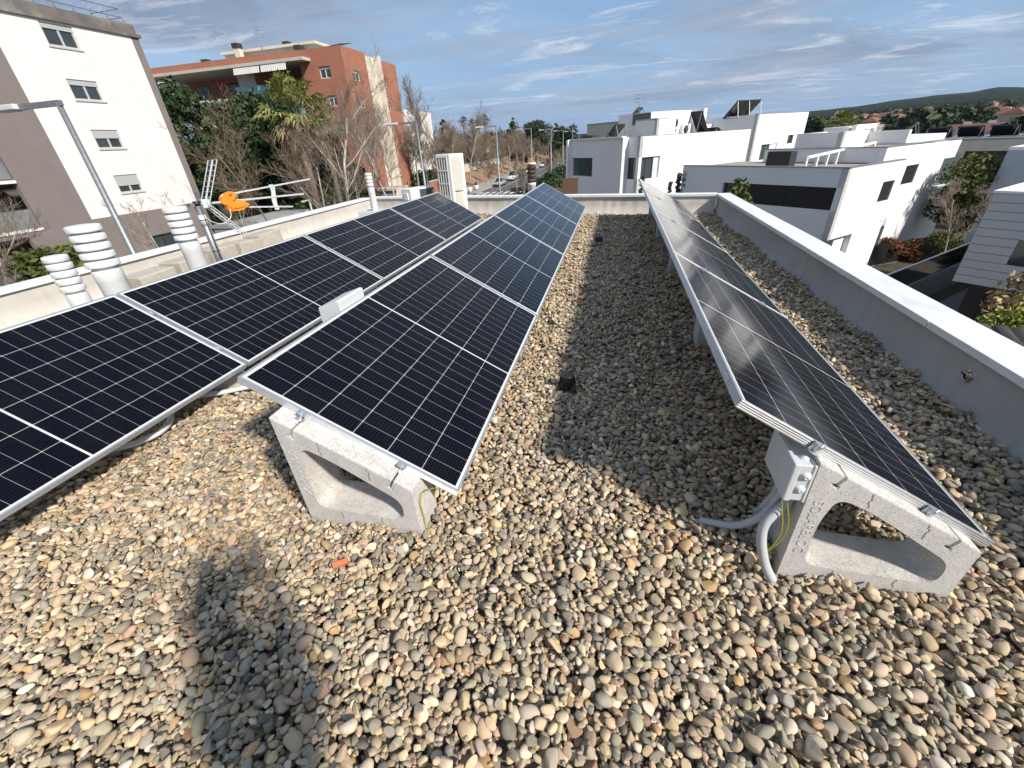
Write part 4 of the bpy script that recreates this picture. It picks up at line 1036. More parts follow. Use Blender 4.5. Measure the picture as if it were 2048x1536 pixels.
make_car('hatch', P_red, 'red car beside the sooty flue cowl', (-23.5, 132, gz), d)
make_car('suv', P_white, 'white car just right of the sooty flue cowl', (-23.5, 152, gz), d)
make_car('hatch', P_dark, 'small dark car in the left kerb row beyond the flue', (-23.5, 166, gz), d)
make_car('van', P_white, 'white van with dark front, farthest in the left kerb row', (-23.5, 187, gz), d)
make_car('suv', P_white, 'white car on the right side of the avenue facing the camera', (-14.6, 122, gz), d)
make_car('hatch', P_white, 'white car half hidden by the dark hedge', (-14.3, 112, gz), d)
make_car('suv', P_blue, 'near-black car on the right kerb just past the roof edge', (-14.2, 87, gz), d)
make_car('sedan', P_dark, 'dark car seen right of the flue pipe base', (-14.2, 100, gz), d)
make_car('sedan', P_white, 'lone white car at the far end of the avenue', (-19.5, 262, gz), d + .5)
make_car('hatch', P_grey, 'grey car parked near the white house corner, far right kerb', (-14.3, 150, gz), d)
make_car('hatch', P_white, 'white car beyond the grey one on the right kerb', (-14.3, 158, gz), d)
make_car('van', P_maroon, 'dull maroon van roof just over the cream parapet', (-31, 49.5, GZ + .0), d)
make_car('suv', P_blue, 'dark pickup like car left of the flue base', (-13.9, 76.6, gz), d + .35)
tr = thing('trailer', 'dark open trailer behind the pickup by the crossing', 'trailer', (-16.2, 76.0, gz), .35)
mb = MB(); mb.box(-1.2, 1.2, -.7, .7, .45, .5); mb.box(-1.2, 1.2, -.72, -.68, .5, 1.0); mb.box(-1.2, 1.2, .68, .72, .5, 1.0); mb.box(-1.22, -1.18, -.7, .7, .5, 1.0); mb.box(1.18, 1.22, -.7, .7, .5, 1.0); mb.build('body', P_dark, tr)
for sg in (-1, 1):
    mb = MB(); mb.lathe([(0, -.09), (.28, -.09), (.28, .09), (0, .09)], 14, Matrix.Translation((0, sg * .78, .3)) @ Matrix.Rotation(rad(90), 4, 'X')); mb.build('wheel', M_tyre, tr)
for i, (x, y) in enumerate(((-26.1, 77.5), (-26.0, 80.0), (-25.95, 84))):
    b = thing('planter', ['nearest white cylindrical planter by the crossing', 'middle white cylindrical planter by the crossing', 'white planter with a dark shrub stump in it'][i], 'planter', (x, y, GZ + .14), group='white planters')
    mb = MB(); mb.lathe([(.38, 0), (.46, .9), (.40, .9), (.38, .8), (0, .8)], 20); mb.build('pot', M_white, b)
    if i == 2: mb = MB(); mb.lathe([(.2, .8), (.24, 1.4), (0, 1.5)], 12); mb.build('stump', M_frame_d, b)
sg = thing('road_sign', 'white round traffic sign at the far end of the avenue', 'road sign', (-21.5, 215, GZ))
mb = MB(); mb.tube([(0, 0, 0), (0, 0, 3.2)], .05, 6); mb.build('pole', M_galv, sg); mb = MB(); mb.lathe([(0, 0), (.9, 0), (.9, .05), (0, .05)], 24, Matrix.Translation((0, -.06, 3.6)) @ Matrix.Rotation(rad(90), 4, 'X')); mb.build('plate', M_white, sg)
# ------------------------------------------------------------------ white houses on the right
RZ = rad(43); E1 = Vector((math.sin(rad(47)), math.cos(rad(47)), 0)); E2 = Vector((-E1.y, E1.x, 0))
M_hw = mat('white_house_render', (.83, .83, .82), (.79, .79, .785), .5, .85, stain=((.62, .62, .6), .5, .2), b=.04, bscale=14)
M_hw_shade = mat('white_render_shade_tone', (.77, .77, .775), (.73, .73, .735), .5, .88, stain=((.62, .62, .62), .5, .25))  # darker copy of the house white, shade of the left-hand faces put into the colour
M_coping = flat('metal_coping', (.22, .225, .23), .5, .3)
M_louv = flat('louvre_and_shade_black', (.028, .028, .03), .6)
M_gravr = mat('roof_gravel', (.38, .34, .28), (.25, .23, .2), 30, .95)
M_greenglass = glassy('tinted_glass', (.05, .075, .07), .05)
def LF(x=0): return FM((x, 0, 0), (0, -1))
def RF(y=0): return FM((0, y, 0), (1, 0))
def box(parent, name, m, *a, bev=0): mb = MB(); mb.box(*a); return mb.build(name, m, parent, bevel=bev)
def louvres(parent, M, x0, x1, y0, y1, n, vertical=False, name='louvre'):
    mb = MB(); mb.box(x0, x1, y0, y1, -.2, -.15, M)
    for i in range(n):
        if vertical: q = x0 + (x1 - x0) * (i + .5) / n; mb.box(q - (x1 - x0) / n * .3, q + (x1 - x0) / n * .3, y0, y1, -.14, -.05, M)
        else: q = y0 + (y1 - y0) * (i + .5) / n; mb.box(x0, x1, q - (y1 - y0) / n * .3, q + (y1 - y0) / n * .22, -.14, -.05, M)
    return mb.build(name, M_louv, parent)
M_coll = glassy('collector_glass', (.012, .014, .022), .12)
def collector(label, loc, rz, w=2.0, l=1.9, tilt=45, n=1, group='tilted solar collectors on the white houses'):
    t = thing('solar_collector', label, 'solar collector', loc, rz, group)
    c, s = math.cos(rad(tilt)) * l, math.sin(rad(tilt)) * l
    for i in range(n):
        a = -w * n / 2 + i * w
        mb = MB(); mb.add([(a + .03, 0, .12), (a + w - .03, 0, .12), (a + w - .03, c, .12 + s), (a + .03, c, .12 + s), (a + .03, .06, .04), (a + w - .03, .06, .04), (a + w - .03, c + .06, .04 + s), (a + .03, c + .06, .04 + s)], [(0, 1, 2, 3), (7, 6, 5, 4), (0, 4, 5, 1), (1, 5, 6, 2), (2, 6, 7, 3), (3, 7, 4, 0)])
        mb.build('collector_panel', M_coll, t)
    mb = MB()
    for x in [-w * n / 2 + .1 + (w * n - .2) * k / n for k in range(n + 1)]:
        mb.bar((x, c, s + .05), (x, c * .95 + .5, 0), .05); mb.bar((x, 0, .05), (x, c + .45, .02), .05); mb.bar((x, .03, .06), (x, c, s + .06), .05)
    mb.build('rack', M_galv, t)
    return t
def house(name, label, K): return thing(name, label, 'house', (K[0], K[1], GZ), RZ, 'white modern houses')
# --- nearest: long ribbon window and two louvred windows
h = house('white_house', 'nearest white house with a long dark ribbon window under its flat gravel roof', (10.65, 24.81))
top = Z0 - .32
facade(h, LF(), [(-9.5, 2.6), (0, 2.6), (0, top), (-9.5, top)], [rect(-6.46, -.06, 4.0, 5.03)], M_hw_shade, .3, 'shade_tone_wall')
facade(h, RF(), [(0, 2.6), (2.9, 2.6), (2.9, 0), (5.65, 0), (5.65, top), (0, top)], [rect(3.98, 5.24, 3.96, 4.95)], M_hw, .3, 'white_wall')
louvres(h, RF(), 3.98, 5.24, 3.96, 4.95, 11)
louvres(h, LF(), -2.66, -.06, 4.0, 5.03, 34, True, 'vertical_slat_screen')
louvres(h, LF(), -4.8, -2.7, 4.0, 5.03, 12)
window(h, LF(), -6.46, -4.82, 4.0, 5.03, M_louv, .22, (.45,), .05)
box(h, 'ground_floor_wall', M_hw, 1.4, 5.3, .31, 9, 0, 2.59)
box(h, 'soffit', M_hw_shade, .01, 5.6, .01, 9.4, 2.6, 2.75)
box(h, 'garage_jamb', M_hw, 2.5, 2.9, .02, .3, 0, 2.59)
box(h, 'roof', M_gravr, .3, 5.65, .3, 9.4, top - .25, top - .12)
mb = MB(); mb.box(-.03, 5.68, -.03, .3, top, top + .04); mb.box(-.03, .3, .3, 9.5, top, top + .04); mb.build('coping', M_coping, h)
box(h, 'chimney', M_louv, 1.3, 1.9, 3.6, 4.9, top - .12, top + .66)
facade(h, RF(.5), [(4.4, 2.5), (5.0, 2.5), (5.0, 0), (15.5, 0), (15.4, 2.85), (16.75, 2.85), (16.8, 3.8), (12.25, 3.95), (12.25, 5.5), (13.75, 5.5), (13.8, 6.42), (4.4, 6.5)], [rect(7.45, 9.0, 4.47, 5.45), rect(5.3, 7.5, .05, 2.3)], M_hw, .3, 'white_wall')
louvres(h, RF(.5), 7.45, 9.0, 4.47, 5.45, 11)
window(h, RF(.5), 5.3, 7.5, .05, 2.3, M_louv, .22, (.5,), .06)
box(h, 'inner_wall', M_hw, 5.0, 12.2, .9, 7, 0, 6.2)
box(h, 'corner_window', M_greenglass, 12.25, 16.2, .95, 4.8, 3.75, 5.55)
box(h, 'ground_window', M_greenglass, 12.2, 15.2, 1.2, 4.8, 0.05, 2.8)
box(h, 'sill_slab', M_hw, 12.25, 16.75, .81, 5, 2.85, 3.74)
box(h, 'upper_slab', M_hw, 12.2, 13.75, .81, 5, 5.56, 6.4)
facade(h, LF(4.4), rect(-7.0, -.81, 5.8, 6.5), [], M_hw_shade, .28, 'shade_tone_wall')
box(h, 'roof', M_gravr, 4.7, 13.6, .85, 6.9, 6.2, 6.3)
mb = MB(); mb.box(4.37, 13.8, .47, .8, 6.5, 6.54); mb.box(4.37, 4.7, .8, 7, 6.5, 6.54); mb.build('coping', M_coping, h)
mb = MB(); a, b = Vector((.5, 2.3, top + .42)), Vector((8.3, 2.75, top + .72)); mb.bar(a, b, .16, .10)
for k in range(8): p = a.lerp(b, k / 7); mb.bar((p.x, p.y, top - .2), p, .1)
mb.build('roof_beam', M_hw, h)
def at(hh, x, y, z): return (hh.location.x + E1.x * x + E2.x * y, hh.location.y + E1.y * x + E2.y * y, GZ + z)
# set-back upper storey and stair tower behind it
h4 = house('white_house', 'low white house with shade-toned side between ribbon window house and tall plain house', at(h, 9.0, 4.9, 0)[:2])
facade(h4, LF(), rect(-2.9, 0, 0, 7.2), [], M_hw_shade, .3, 'shade_tone_wall'); facade(h4, RF(), rect(0, 3.2, 0, 7.2), [], M_hw, .3, 'white_wall'); box(h4, 'roof', M_gravr, .3, 3.2, .3, 2.9, 7.0, 7.1); box(h4, 'rear_wall', M_hw, .31, 3.2, 2.6, 2.9, 0, 7.19)
facade(h4, LF(3.2), rect(-2.6, 2.2, 0, 7.1), [], M_hw_shade, .3, 'shade_tone_wall'); box(h4, 'white_wall', M_hw, 3.51, 9, -2.2, 2.6, 0, 6.7)
h5 = thing('stair_tower', 'slim grey roof tower with two dark upright openings', 'tower', (*at(h, 15.0, 7.0, 0)[:2], GZ), RZ)
facade(h5, RF(), rect(0, 3.0, 0, 7.5), [rect(1.2, 1.85, 6.0, 7.2), rect(2.1, 2.8, 6.0, 7.2)], M_hw_shade, .3, 'wall')
box(h5, 'inner_wall', M_hw_shade, 0, 3.0, .5, 2.2, 0, 7.4); box(h5, 'dark_opening', M_louv, 1.1, 2.9, .34, .49, 5.9, 7.3)
collector('dark solar collector right of the slim grey tower, propped steeply', at(h, 19.2, 6.6, 6.0), RZ + rad(190), 1.1, 2.0, 40)
# --- house with corner window
h1 = house('white_house', 'white house with a corner window, straight beyond the far parapet', (1.63, 37.97))
t1 = Z0 + 1.42
facade(h1, LF(), rect(-1.25, 0, 0, t1), [rect(-1.2, -.001, 4.68, 6.2)], M_hw_shade, .3, 'shade_tone_wall')
facade(h1, LF(-.6), rect(-7.75, -1.25, 0, t1), [rect(-7.6, -4.8, 4.8, 6.25)], M_hw_shade, .3, 'shade_tone_wall')
box(h1, 'side_wall', M_hw, -.6, -.3 + .35, 1.24, 1.249, 0, t1)
box(h1, 'frame_fin', M_hw, -1.0, -.3, 7.76, 8.0, 0, t1 + .06); box(h1, 'frame_lintel', M_hw, -.8, -.3, 1.2, 7.755, t1 + .002, t1 + .09)
box(h1, 'window_reveal', M_louv, -.58, -.3, 4.82, 5.3, 4.82, 6.23); box(h1, 'pane', M_greenglass, -.42, -.32, 5.31, 7.58, 4.82, 6.23)
facade(h1, RF(), rect(0, 13.5, 0, t1), [rect(.001, 2.32, 4.65, 6.2)], M_hw, .3, 'white_wall')
cw = thing('corner_window', None, None); cw.parent = h1
mb = MB(); mb.box(.16, 1.7, .16, .18, 4.7, 6.15); mb.box(.16, .18, .18, 1.18, 4.7, 6.15); mb.build('pane', M_pane, cw)
mb = MB()
for (x, y) in ((.17, .17), (.9, .17), (1.65, .17), (.17, .75), (.17, 1.15)): mb.box(x - .04, x + .04, y - .04, y + .04, 4.66, 6.19)
for z in (4.66, 6.13): mb.box(.1, 1.72, .1, .24, z, z + .07); mb.box(.1, .24, .241, 1.19, z, z + .07)
mb.build('window_frame', M_louv, cw); mb = MB(); mb.box(1.73, 2.31, .14, .2, 4.67, 6.18); mb.build('blind', M_greyp, cw)
box(h1, 'inner_wall', M_hw, .5, 13.4, .5, 9, 0, 4.5); box(h1, 'roof', M_gravr, .3, 13.4, .31, 9, t1 - .35, t1 - .25)
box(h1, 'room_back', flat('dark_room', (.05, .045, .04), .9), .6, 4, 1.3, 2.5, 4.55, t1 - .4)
box(h1, 'side_wall', M_hw, 13.2, 13.5, .31, 9, 0, t1)
mb = MB(); mb.box(-.02, 13.52, -.02, .3, t1, t1 + .035); mb.build('coping', M_coping, h1)
# roof structures of that house
facade(h1, LF(3), rect(-3.7, -1.3, t1 - .3, Z0 + 2.62), [], M_hw_shade, .25, 'shade_tone_wall'); facade(h1, RF(1.3), rect(3, 4.2, t1 - .3, Z0 + 2.62), [], M_hw, .25, 'white_wall'); box(h1, 'tower_top', M_hw_shade, 3.0, 4.2, 1.3, 3.7, Z0 + 2.5, Z0 + 2.62)
box(h1, 'tower_wall', M_hw, 4.6, 7.8, 3.6, 7.5, t1 - .3, Z0 + 3.15); facade(h1, RF(5), rect(7.8, 12.0, t1 - .3, Z0 + 3.25), [], M_hw, .3, 'tower_wall'); box(h1, 'tower_screen', mat('dark_panel', (.12, .13, .13), None, 3, .6), 4.5, 4.58, 3.5, 5.6, Z0 + 2.3, Z0 + 3.1)
box(h1, 'tower_fin', M_hw, 11.4, 11.8, 3.6, 5.0, t1 - .3, Z0 + 3.3)
for i, (x, z, r_) in enumerate(((9.05, 2.3, .5), (10.6, 1.75, .45), (8.3, 1.7, .4))):
    a_ = thing('air_conditioner', ['round fan unit high on the white roof tower', 'fan unit beside the leaning collector on the white roof', 'small fan unit low on the white roof tower'][i], 'air conditioner', at(h1, x, 4.6, Z0 + z - r_), RZ, 'air conditioners on the white roof')
    box(a_, 'cabinet', M_hw, -r_ * 1.2, r_ * 1.2, .05, .39, 0, r_ * 1.9)
    mb = MB(); mb.lathe([(0, 0), (r_ * .72, 0), (r_ * .72, .03), (0, .03)], 20, Matrix.Translation((-.1, .045, r_ * .95)) @ Matrix.Rotation(rad(90), 4, 'X')); mb.build('fan', M_louv, a_)
collector('leaning dark collector in front of the white roof tower', at(h1, 10.4, 2.6, t1 - .2), RZ + rad(95), 1.2, 2.2, 50)
collector('pale collector frame at the left end of the corner window house roof', at(h1, -.0, 3.6, t1 - .25), RZ + rad(185), 1.2, 1.6, 42)
collector('low flat collector on the corner window house roof, right of the tower', at(h1, 13.0, 3.0, t1 - .25), RZ + rad(100), 1.2, 1.3, 20)
box(h1, 'roof_box', M_louv, -.4, .3, 5.2, 6.4, t1 - .2, t1 + .3)
# --- tall plain house
h3 = house('white_house', 'tall plain white house with a collector frame on its roof', (12.68, 50.43)); t3 = Z0 + 2.57
facade(h3, LF(), rect(-9.5, 0, 0, t3), [], M_hw_shade, .3, 'shade_tone_wall')
facade(h3, RF(), rect(0, 8.4, 0, t3), [rect(1.5, 4.1, 4.85, 6.2), rect(5.72, 6.68, 6.08, 6.84)], M_hw, .3, 'white_wall')
window(h3, RF(), 1.5, 2.95, 4.85, 6.2, M_louv, .15, (.5,), .1, mp=M_greenglass); box(h3, 'blind', M_hw_shade, 3.0, 4.1, .1, .2, 4.85, 6.2); window(h3, RF(), 5.72, 6.68, 6.08, 6.84, M_louv, .12, (), .08)
box(h3, 'side_wall', M_hw, 8.1, 8.4, .31, 9, 0, t3); box(h3, 'roof', M_gravr, .3, 8.1, .31, 9, t3 - .3, t3 - .2)
box(h3, 'wing_wall', M_hw_shade, -1.2, -.02, 4.8, 9.5, 0, t3 - .5); mb = MB(); mb.box(-.02, 8.42, -.02, .3, t3, t3 + .04); mb.build('coping', M_coping, h3)
collector('dark collector on legs silhouetted on the tall plain house', at(h3, 1.0, 3.2, t3 - .2), RZ + rad(160), 1.3, 2.3, 35, 2)
# --- beige building behind, left of the roof tower
hb = thing('beige_house', 'beige flat roofed house behind the corner window house', 'house', (*at(h1, 6, 7.2, 0)[:2], GZ), RZ)
facade(hb, LF(), rect(-6.5, 0, 0, Z0 + 2.6), [], M_cream, .3, 'wall'); box(hb, 'roof', M_gravr, 0, 8, 0, 6.5, Z0 + 2.6, Z0 + 2.75); facade(hb, RF(), rect(0, 8, 0, Z0 + 2.6), [], M_cream, .3, 'wall')
collector('small dark collector on the beige house roof', at(hb, 1.5, 2.0, Z0 + 2.7), RZ + rad(200), 1.1, 1.5, 40)
ae = thing('roof_aerial', 'thin television aerial on the beige house roof', 'aerial', at(hb, 2, 1.2, Z0 + 2.7)); mb = MB(); mb.tube([(0, 0, 0), (0, 0, 2.2)], .03, 5); mb.build('pole', M_galv, ae)
mb = MB(); [mb.tube([(-.4, 0, z), (.5, .1, z)], .02, 4) for z in (1.5, 1.8, 2.1)]; mb.build('crossbar', M_galv, ae)
# --- right: beige house with wide opening, blue-grey house, solar roof
hr = thing('beige_house', 'beige house with a wide dark opening behind garden trees on the right', 'house', (25.3, 43.0, GZ), RZ)
facade(hr, LF(), rect(-3, 12, 0, Z0 - .2), [rect(.5, 3.2, Z0 - 1.9, Z0 - .9)], M_cream, .3, 'wall'); box(hr, 'window', M_louv, .32, .5, -3.3, -.4, Z0 - 2, Z0 - .8); box(hr, 'roof', M_coping, 0, 8, -12, 3, Z0 - .2, Z0 - .08)
for i in range(4): collector(['first', 'second', 'third', 'fourth'][i] + ' from the left of the dark collectors on the beige right-hand house', at(hr, 3.4, 2.4 - i * 1.9, Z0 - .1), RZ + rad(95), 1.6, 1.3, 32, 1, 'row of collectors on the right-hand beige house')
hq = thing('blue_grey_house', 'pale blue grey house at the right picture edge', 'house', (20.6, 31.0, GZ), RZ)
facade(hq, LF(), rect(0, 8, 0, Z0 - .25), [rect(3.2, 4.4, 3, 4.4)], mat('blue_grey_render', (.42, .46, .53), None, .6, .9), .3, 'wall'); box(hq, 'roof', M_hw, 0, 6, -8, 0, Z0 - .25, Z0 - .1)
box(hq, 'window', M_louv, .32, .4, -4.5, -3.1, 2.9, 4.5)
# --- board clad house at the right edge
M_board = mat('pale_boards', (.50, .50, .50), (.45, .45, .455), .8, .75, b=.1, bscale=30, stain=((.45, .46, .48), .7, .3))
hp = thing('board_clad_house', 'house clad in pale grey horizontal boards above a dark carport', 'house', (9.51, 14.09, GZ), RZ)
zt, zb_ = Z0 - .19, Z0 - 2.47; n = 11
mb = MB()
for i in range(n):
    a = zb_ + (zt - zb_) * i / n; b = zb_ + (zt - zb_) * (i + 1) / n - .012
    if i in (3, 4, 5): mb.box(-.02, .02, -.85, 0, a, b); mb.box(-.02, .02, -9, -3.2, a, b)
    else: mb.box(-.02, .02, -9, 0, a, b)
mb.build('board_cladding', M_board, hp)
box(hp, 'inner_wall', M_louv, .022, .4, -9, -.05, zb_, zt); box(hp, 'rear_wall', M_board, .1, 16, -16, -9.01, 0, zt); box(hp, 'roof', M_hw_shade, -.03, 16, -16, .03, zt, zt + .06); box(hp, 'side_wall', M_board, 0.021, 16, -.04, 0, zb_, zt)  # rear block and deep roof added out of view to shade driveway and retaining wall
box(hp, 'window', M_pane, -.01, .021, -3.2, -.85, zb_ + .65, zb_ + 1.25); box(hp, 'carport_shade_back', M_louv, 1.0, 1.3, -9, -.6, 0, zb_); box(hp, 'carport_shade_wall', M_louv, 1.4, 16, -.5, -.1, 0, zb_); box(hp, 'soffit', M_louv, .05, 16, -9, -.51, zb_ - .1, zb_ - .002)  # carport walls and soffit coloured near-black to stand in for the shade there
# retaining wall with dark glass rail
rw = thing('retaining_wall', 'concrete retaining wall topped by a dark glass rail beside the driveway', 'wall', (8.6, 17.5, GZ), RZ)
box(rw, 'wall', M_gconc, 0, 14.5, 0, .25, 0, 1.25); box(rw, 'glass_rail', glassy('smoked_glass', (.012, .013, .013), .08), 0, 14.5, .08, .11, 1.25, 2.18); box(rw, 'handrail', M_greyp, 0, 14.5, .06, .13, 2.181, 2.215)
mb = MB(); mb.box(2.6, 40, -12, 29, GZ, GZ + .04); dr = mb.build('driveway', mat('driveway_concrete', (.17, .155, .14), (.13, .12, .11), .8, .9)); tag(dr, kind='structure'); dr.location.z = .003
mb = MB(); mb.box(-7.8, 33, -1, 7.5, GZ, GZ + .08); gb = mb.build('garden_bed', mat('garden_soil', (.07, .055, .035), (.045, .045, .02), 2, .95)); tag(gb, kind='structure'); gb.location = (8.4, 17.9, 0); gb.rotation_euler.z = RZ
# slatted fence
sf = thing('slatted_fence', 'dark slatted garden fence in front of the ribbon window house', 'fence', (14.6, 29.0, GZ), rad(30))
mb = MB(); [mb.box(i * .16, i * .16 + .06, -.03, .03, .12, 1.35) for i in range(44)]; mb.build('slat', M_louv, sf); tag(sf.children[0], kind='stuff')
mb = MB(); mb.box(0, 7.1, .031, .07, .3, .36); mb.box(0, 7.1, .031, .07, 1.15, 1.21); mb.build('rail', M_louv, sf); box(sf, 'base_wall', M_coping, -.3, 7.3, -.06, .06, -.1, .11)
# dark tile roof just below the grey parapet
M_tile = mat('dark_roof_tile', (.05, .048, .047), (.032, .031, .03), 3, .75, stain=((.10, .09, .085), 2, .5))
tr_ = thing('tiled_roof', 'dark corrugated tile roof directly below the grey parapet', 'roof', (4.05, 6.0, -1.70), rad(-17))
mb = MB(); vs = []; fs = []; nx = 150
for i in range(nx + 1):
    x = i * 7.0 / nx; zz = .055 * abs(math.sin(math.pi * x / .24)) ** .7
    for j in range(8): vs.append((x, j * .43, zz + j * .43 * .02 + (.02 if j % 2 else 0)))
for i in range(nx):
    for j in range(7): k = i * 8 + j; fs.append((k, k + 8, k + 9, k + 1))
mb.add(vs, fs, False); mb.build('tiles', M_tile, tr_); box(tr_, 'wall', M_louv, .05, 6.95, .05, 2.95, -4.45, -.02)
# wooden fence and stone post by the corner window house
wf = thing('wooden_fence', 'brown board fence on a stone base left of the corner window house', 'fence', (-5.1, 36.0, GZ), rad(-4))
M_wood = mat('weathered_wood', (.17, .095, .06), (.12, .07, .045), 3, .85, stretch=(8, 8, .4))
mb = MB(); [mb.box(i * .15, i * .15 + .14, 0, .04, 3.4, 5.15 if i > 6 else 4.5) for i in range(15)]; mb.build('board', M_wood, wf); tag(wf.children[0], kind='stuff') if False else None
box(wf, 'stone_base', M_cream, 0, 2.3, -.05, .2, 0, 3.39)
# ------------------------------------------------------------------ vegetation
def leafmat(name, c1, c2, rough=.6, sun=None):
    m, nt, bs = nt_new(name)
    g = nt.nodes.new('ShaderNodeNewGeometry')
    n = tex(nt, 'Noise', .9, coord(nt), Detail=3)
    f = mth(nt, 'ADD', mth(nt, 'MULTIPLY', g.outputs['Random Per Island'], .6), mth(nt, 'MULTIPLY', n.outputs[0], .4))
    nt.links.new(ramp(nt, f, [(.2, c1), (.5, tuple((a + b) / 2 for a, b in zip(c1, c2))), (.85, c2)]), bs.inputs['Base Color'])
    bs.inputs['Roughness'].default_value = rough; bs.inputs['Specular IOR Level'].default_value = .3
    return m
M_bark = mat('pale_plane_bark', (.50, .46, .39), (.26, .23, .19), 5, .85, stretch=(1, 1, .35))
M_barkd = mat('brown_bark', (.20, .155, .12), (.13, .10, .08), 6, .9)
M_twig = mat('bare_twigs', (.29, .235, .185), (.20, .16, .13), 1.5, .85)
M_twigw = mat('warm_twigs', (.27, .20, .14), (.19, .14, .10), 1.5, .85)
M_lf_dark = leafmat('dark_evergreen_leaf', (.010, .022, .007), (.042, .075, .020))
M_lf_mid = leafmat('olive_leaf', (.035, .05, .012), (.13, .15, .035))
M_lf_yel = leafmat('yellow_green_leaf', (.11, .15, .015), (.36, .40, .06))
M_lf_palm = leafmat('palm_leaf', (.08, .105, .02), (.30, .30, .085))
M_lf_dry = leafmat('dry_brown_leaf', (.13, .07, .045), (.46, .36, .18))
M_lf_pine = leafmat('pine_needle', (.012, .024, .010), (.05, .075, .028))
M_lf_red = leafmat('red_shrub_leaf', (.06, .035, .015), (.24, .085, .035))
def bare_tree_mesh(seed, H, crown=.42, lev=4, r0=.14, forks=5, droop=0, twigs=1.0, narrow=1.0, rmin=.011):
    rg = random.Random(seed); tr = MB(); tw = MB()
    def branch(p, d, L, r, l):
        n = 4 if l < 2 else 3; pts = [p]; q = p.copy(); dd = d.copy(); rs = [r]
        for i in range(n):
            dd = (dd + Vector((rg.gauss(0, .13), rg.gauss(0, .13), .07 - droop * .05 * l))).normalized()
            q = q + dd * (L / n); pts.append(q.copy()); rs.append(r * (1 - .62 * (i + 1) / n))
        (tr if l <= 1 else tw).tube(pts, [max(rmin, x) for x in rs], 7 if l == 0 else 5 if l == 1 else 3, l < 2)
        if l >= lev: return
        k = forks if l else forks + 2
        k = int(k * (twigs if l >= 2 else 1) + .5)
        for i in range(k):
            f = (.42 if l == 0 else .22) + (.58 if l == 0 else .75) * (i + rg.random()) / k; f = min(.98, f)
            x = f * n; j = min(n - 1, int(x)); pp = pts[j].lerp(pts[j + 1], x - j)
            base = (pts[j + 1] - pts[j]).normalized()
            az = rg.uniform(0, 6.283) + i * 2.4; sp = rg.uniform(.5, 1.0) * narrow
            side = base.orthogonal().normalized(); side.rotate(Matrix.Rotation(az, 3, base))
            nd = (base * math.cos(sp) + side * math.sin(sp) + Vector((0, 0, .18))).normalized()
            LL = L * (crown if l == 0 else .56) * rg.uniform(.7, 1.15) * (1.15 - .5 * f if l == 0 else 1)
            branch(pp, nd, LL, max(rmin, rs[j] * .55), l + 1)
    branch(Vector((0, 0, -.1)), Vector((rg.gauss(0, .03), rg.gauss(0, .03), 1)), H, r0, 0)
    k = H / max(v[2] for v in tw.v)
    for q in (tr, tw): q.v = [(v[0] * k, v[1] * k, v[2] * k) for v in q.v]
    return tr, tw
def bare_tree(label, seed, H, loc, group, rz=0, mtw=None, mb_=None, **k):
    t = thing('bare_tree', label, 'tree', loc, rz, group)
    a, b = bare_tree_mesh(seed, H, **k)
    a.build('trunk', mb_ or M_bark, t); b.build('twigs', mtw or M_twig, t)
    return t
def leaf_cloud(blobs, n, size, seed, flat_=.5, hollow=.55, aspect=.55):
    rg = np.random.RandomState(seed); B = np.array(blobs, float)
    wt = B[:, 3] ** 2; wt /= wt.sum(); idx = rg.choice(len(B), n, p=wt)
    d = rg.normal(0, 1, (n, 3)); d /= np.linalg.norm(d, axis=1)[:, None]
    r = (hollow + (1 - hollow) * rg.rand(n) ** .7) * (1 + rg.normal(0, .09, n))
    rad3 = B[idx, 3:4] * np.stack([np.ones(n), np.ones(n), B[idx, 4] if B.shape[1] > 4 else np.ones(n)], 1)
    c = B[idx, :3] + d * r[:, None] * rad3
    nrm = d * .6 + rg.normal(0, .6, (n, 3)); nrm /= np.linalg.norm(nrm, axis=1)[:, None]
    t = np.cross(nrm, rg.normal(0, 1, (n, 3))); t /= np.linalg.norm(t, axis=1)[:, None]; b = np.cross(nrm, t)
    s = size * rg.uniform(.6, 1.35, n)[:, None]
    v = np.stack([c - t * s, c + b * s * aspect, c + t * s, c - b * s * aspect], 1).reshape(-1, 3)
    mb = MB(); mb.v = v.tolist(); mb.f = [(4 * i, 4 * i + 1, 4 * i + 2, 4 * i + 3) for i in range(n)]; mb.sm = [False] * n; mb.mi = [0] * n
    return mb
def blobs_round(rg, H, R, n, base=.3):
    out = []
    for i in range(n):
        z = H * rg.uniform(base, .93); w = R * math.sqrt(max(.05, 1 - ((z / H - .55) / .5) ** 2)); a = rg.uniform(0, 6.283); q = w * rg.uniform(.1, .75)
        out.append((q * math.cos(a), q * math.sin(a), z, R * rg.uniform(.28, .48), rg.uniform(.7, 1)))
    return out
def blobs_cone(rg, H, R, n, base=.12, rm=.35):
    out = []
    for i in range(n):
        f = (i + .5) / n; z = H * (base + (1 - base) * f); w = R * (1 - f) ** .8; a = rg.uniform(0, 6.283); q = w * rg.uniform(.3, .8)
        out.append((q * math.cos(a), q * math.sin(a), z, max(rm, w * .5), .7))
    return out
def leaf_tree(name, label, loc, H, blobs, n, size, m, seed, group=None, tr=.18, cat='tree', bark=None, **k):
    t = thing(name, label, cat, loc, 0, group)
    mb = MB(); mb.tube([(0, 0, -.2), (.05, .03, H * .35), (0, 0, H * .7)], [tr, tr * .75, tr * .3], 8)
    rg = random.Random(seed)
    for b in rg.sample(blobs, min(len(blobs), 9)): mb.tube([(0, 0, max(.1, b[2] * .62)), (b[0] * .5, b[1] * .5, b[2] * .88), (b[0], b[1], b[2])], [tr * .4, tr * .28, .02], 5)
    mb.build('trunk', bark or M_barkd, t)
    leaf_cloud(blobs, n, size, seed, **k).build('crown', m, t)
    return t
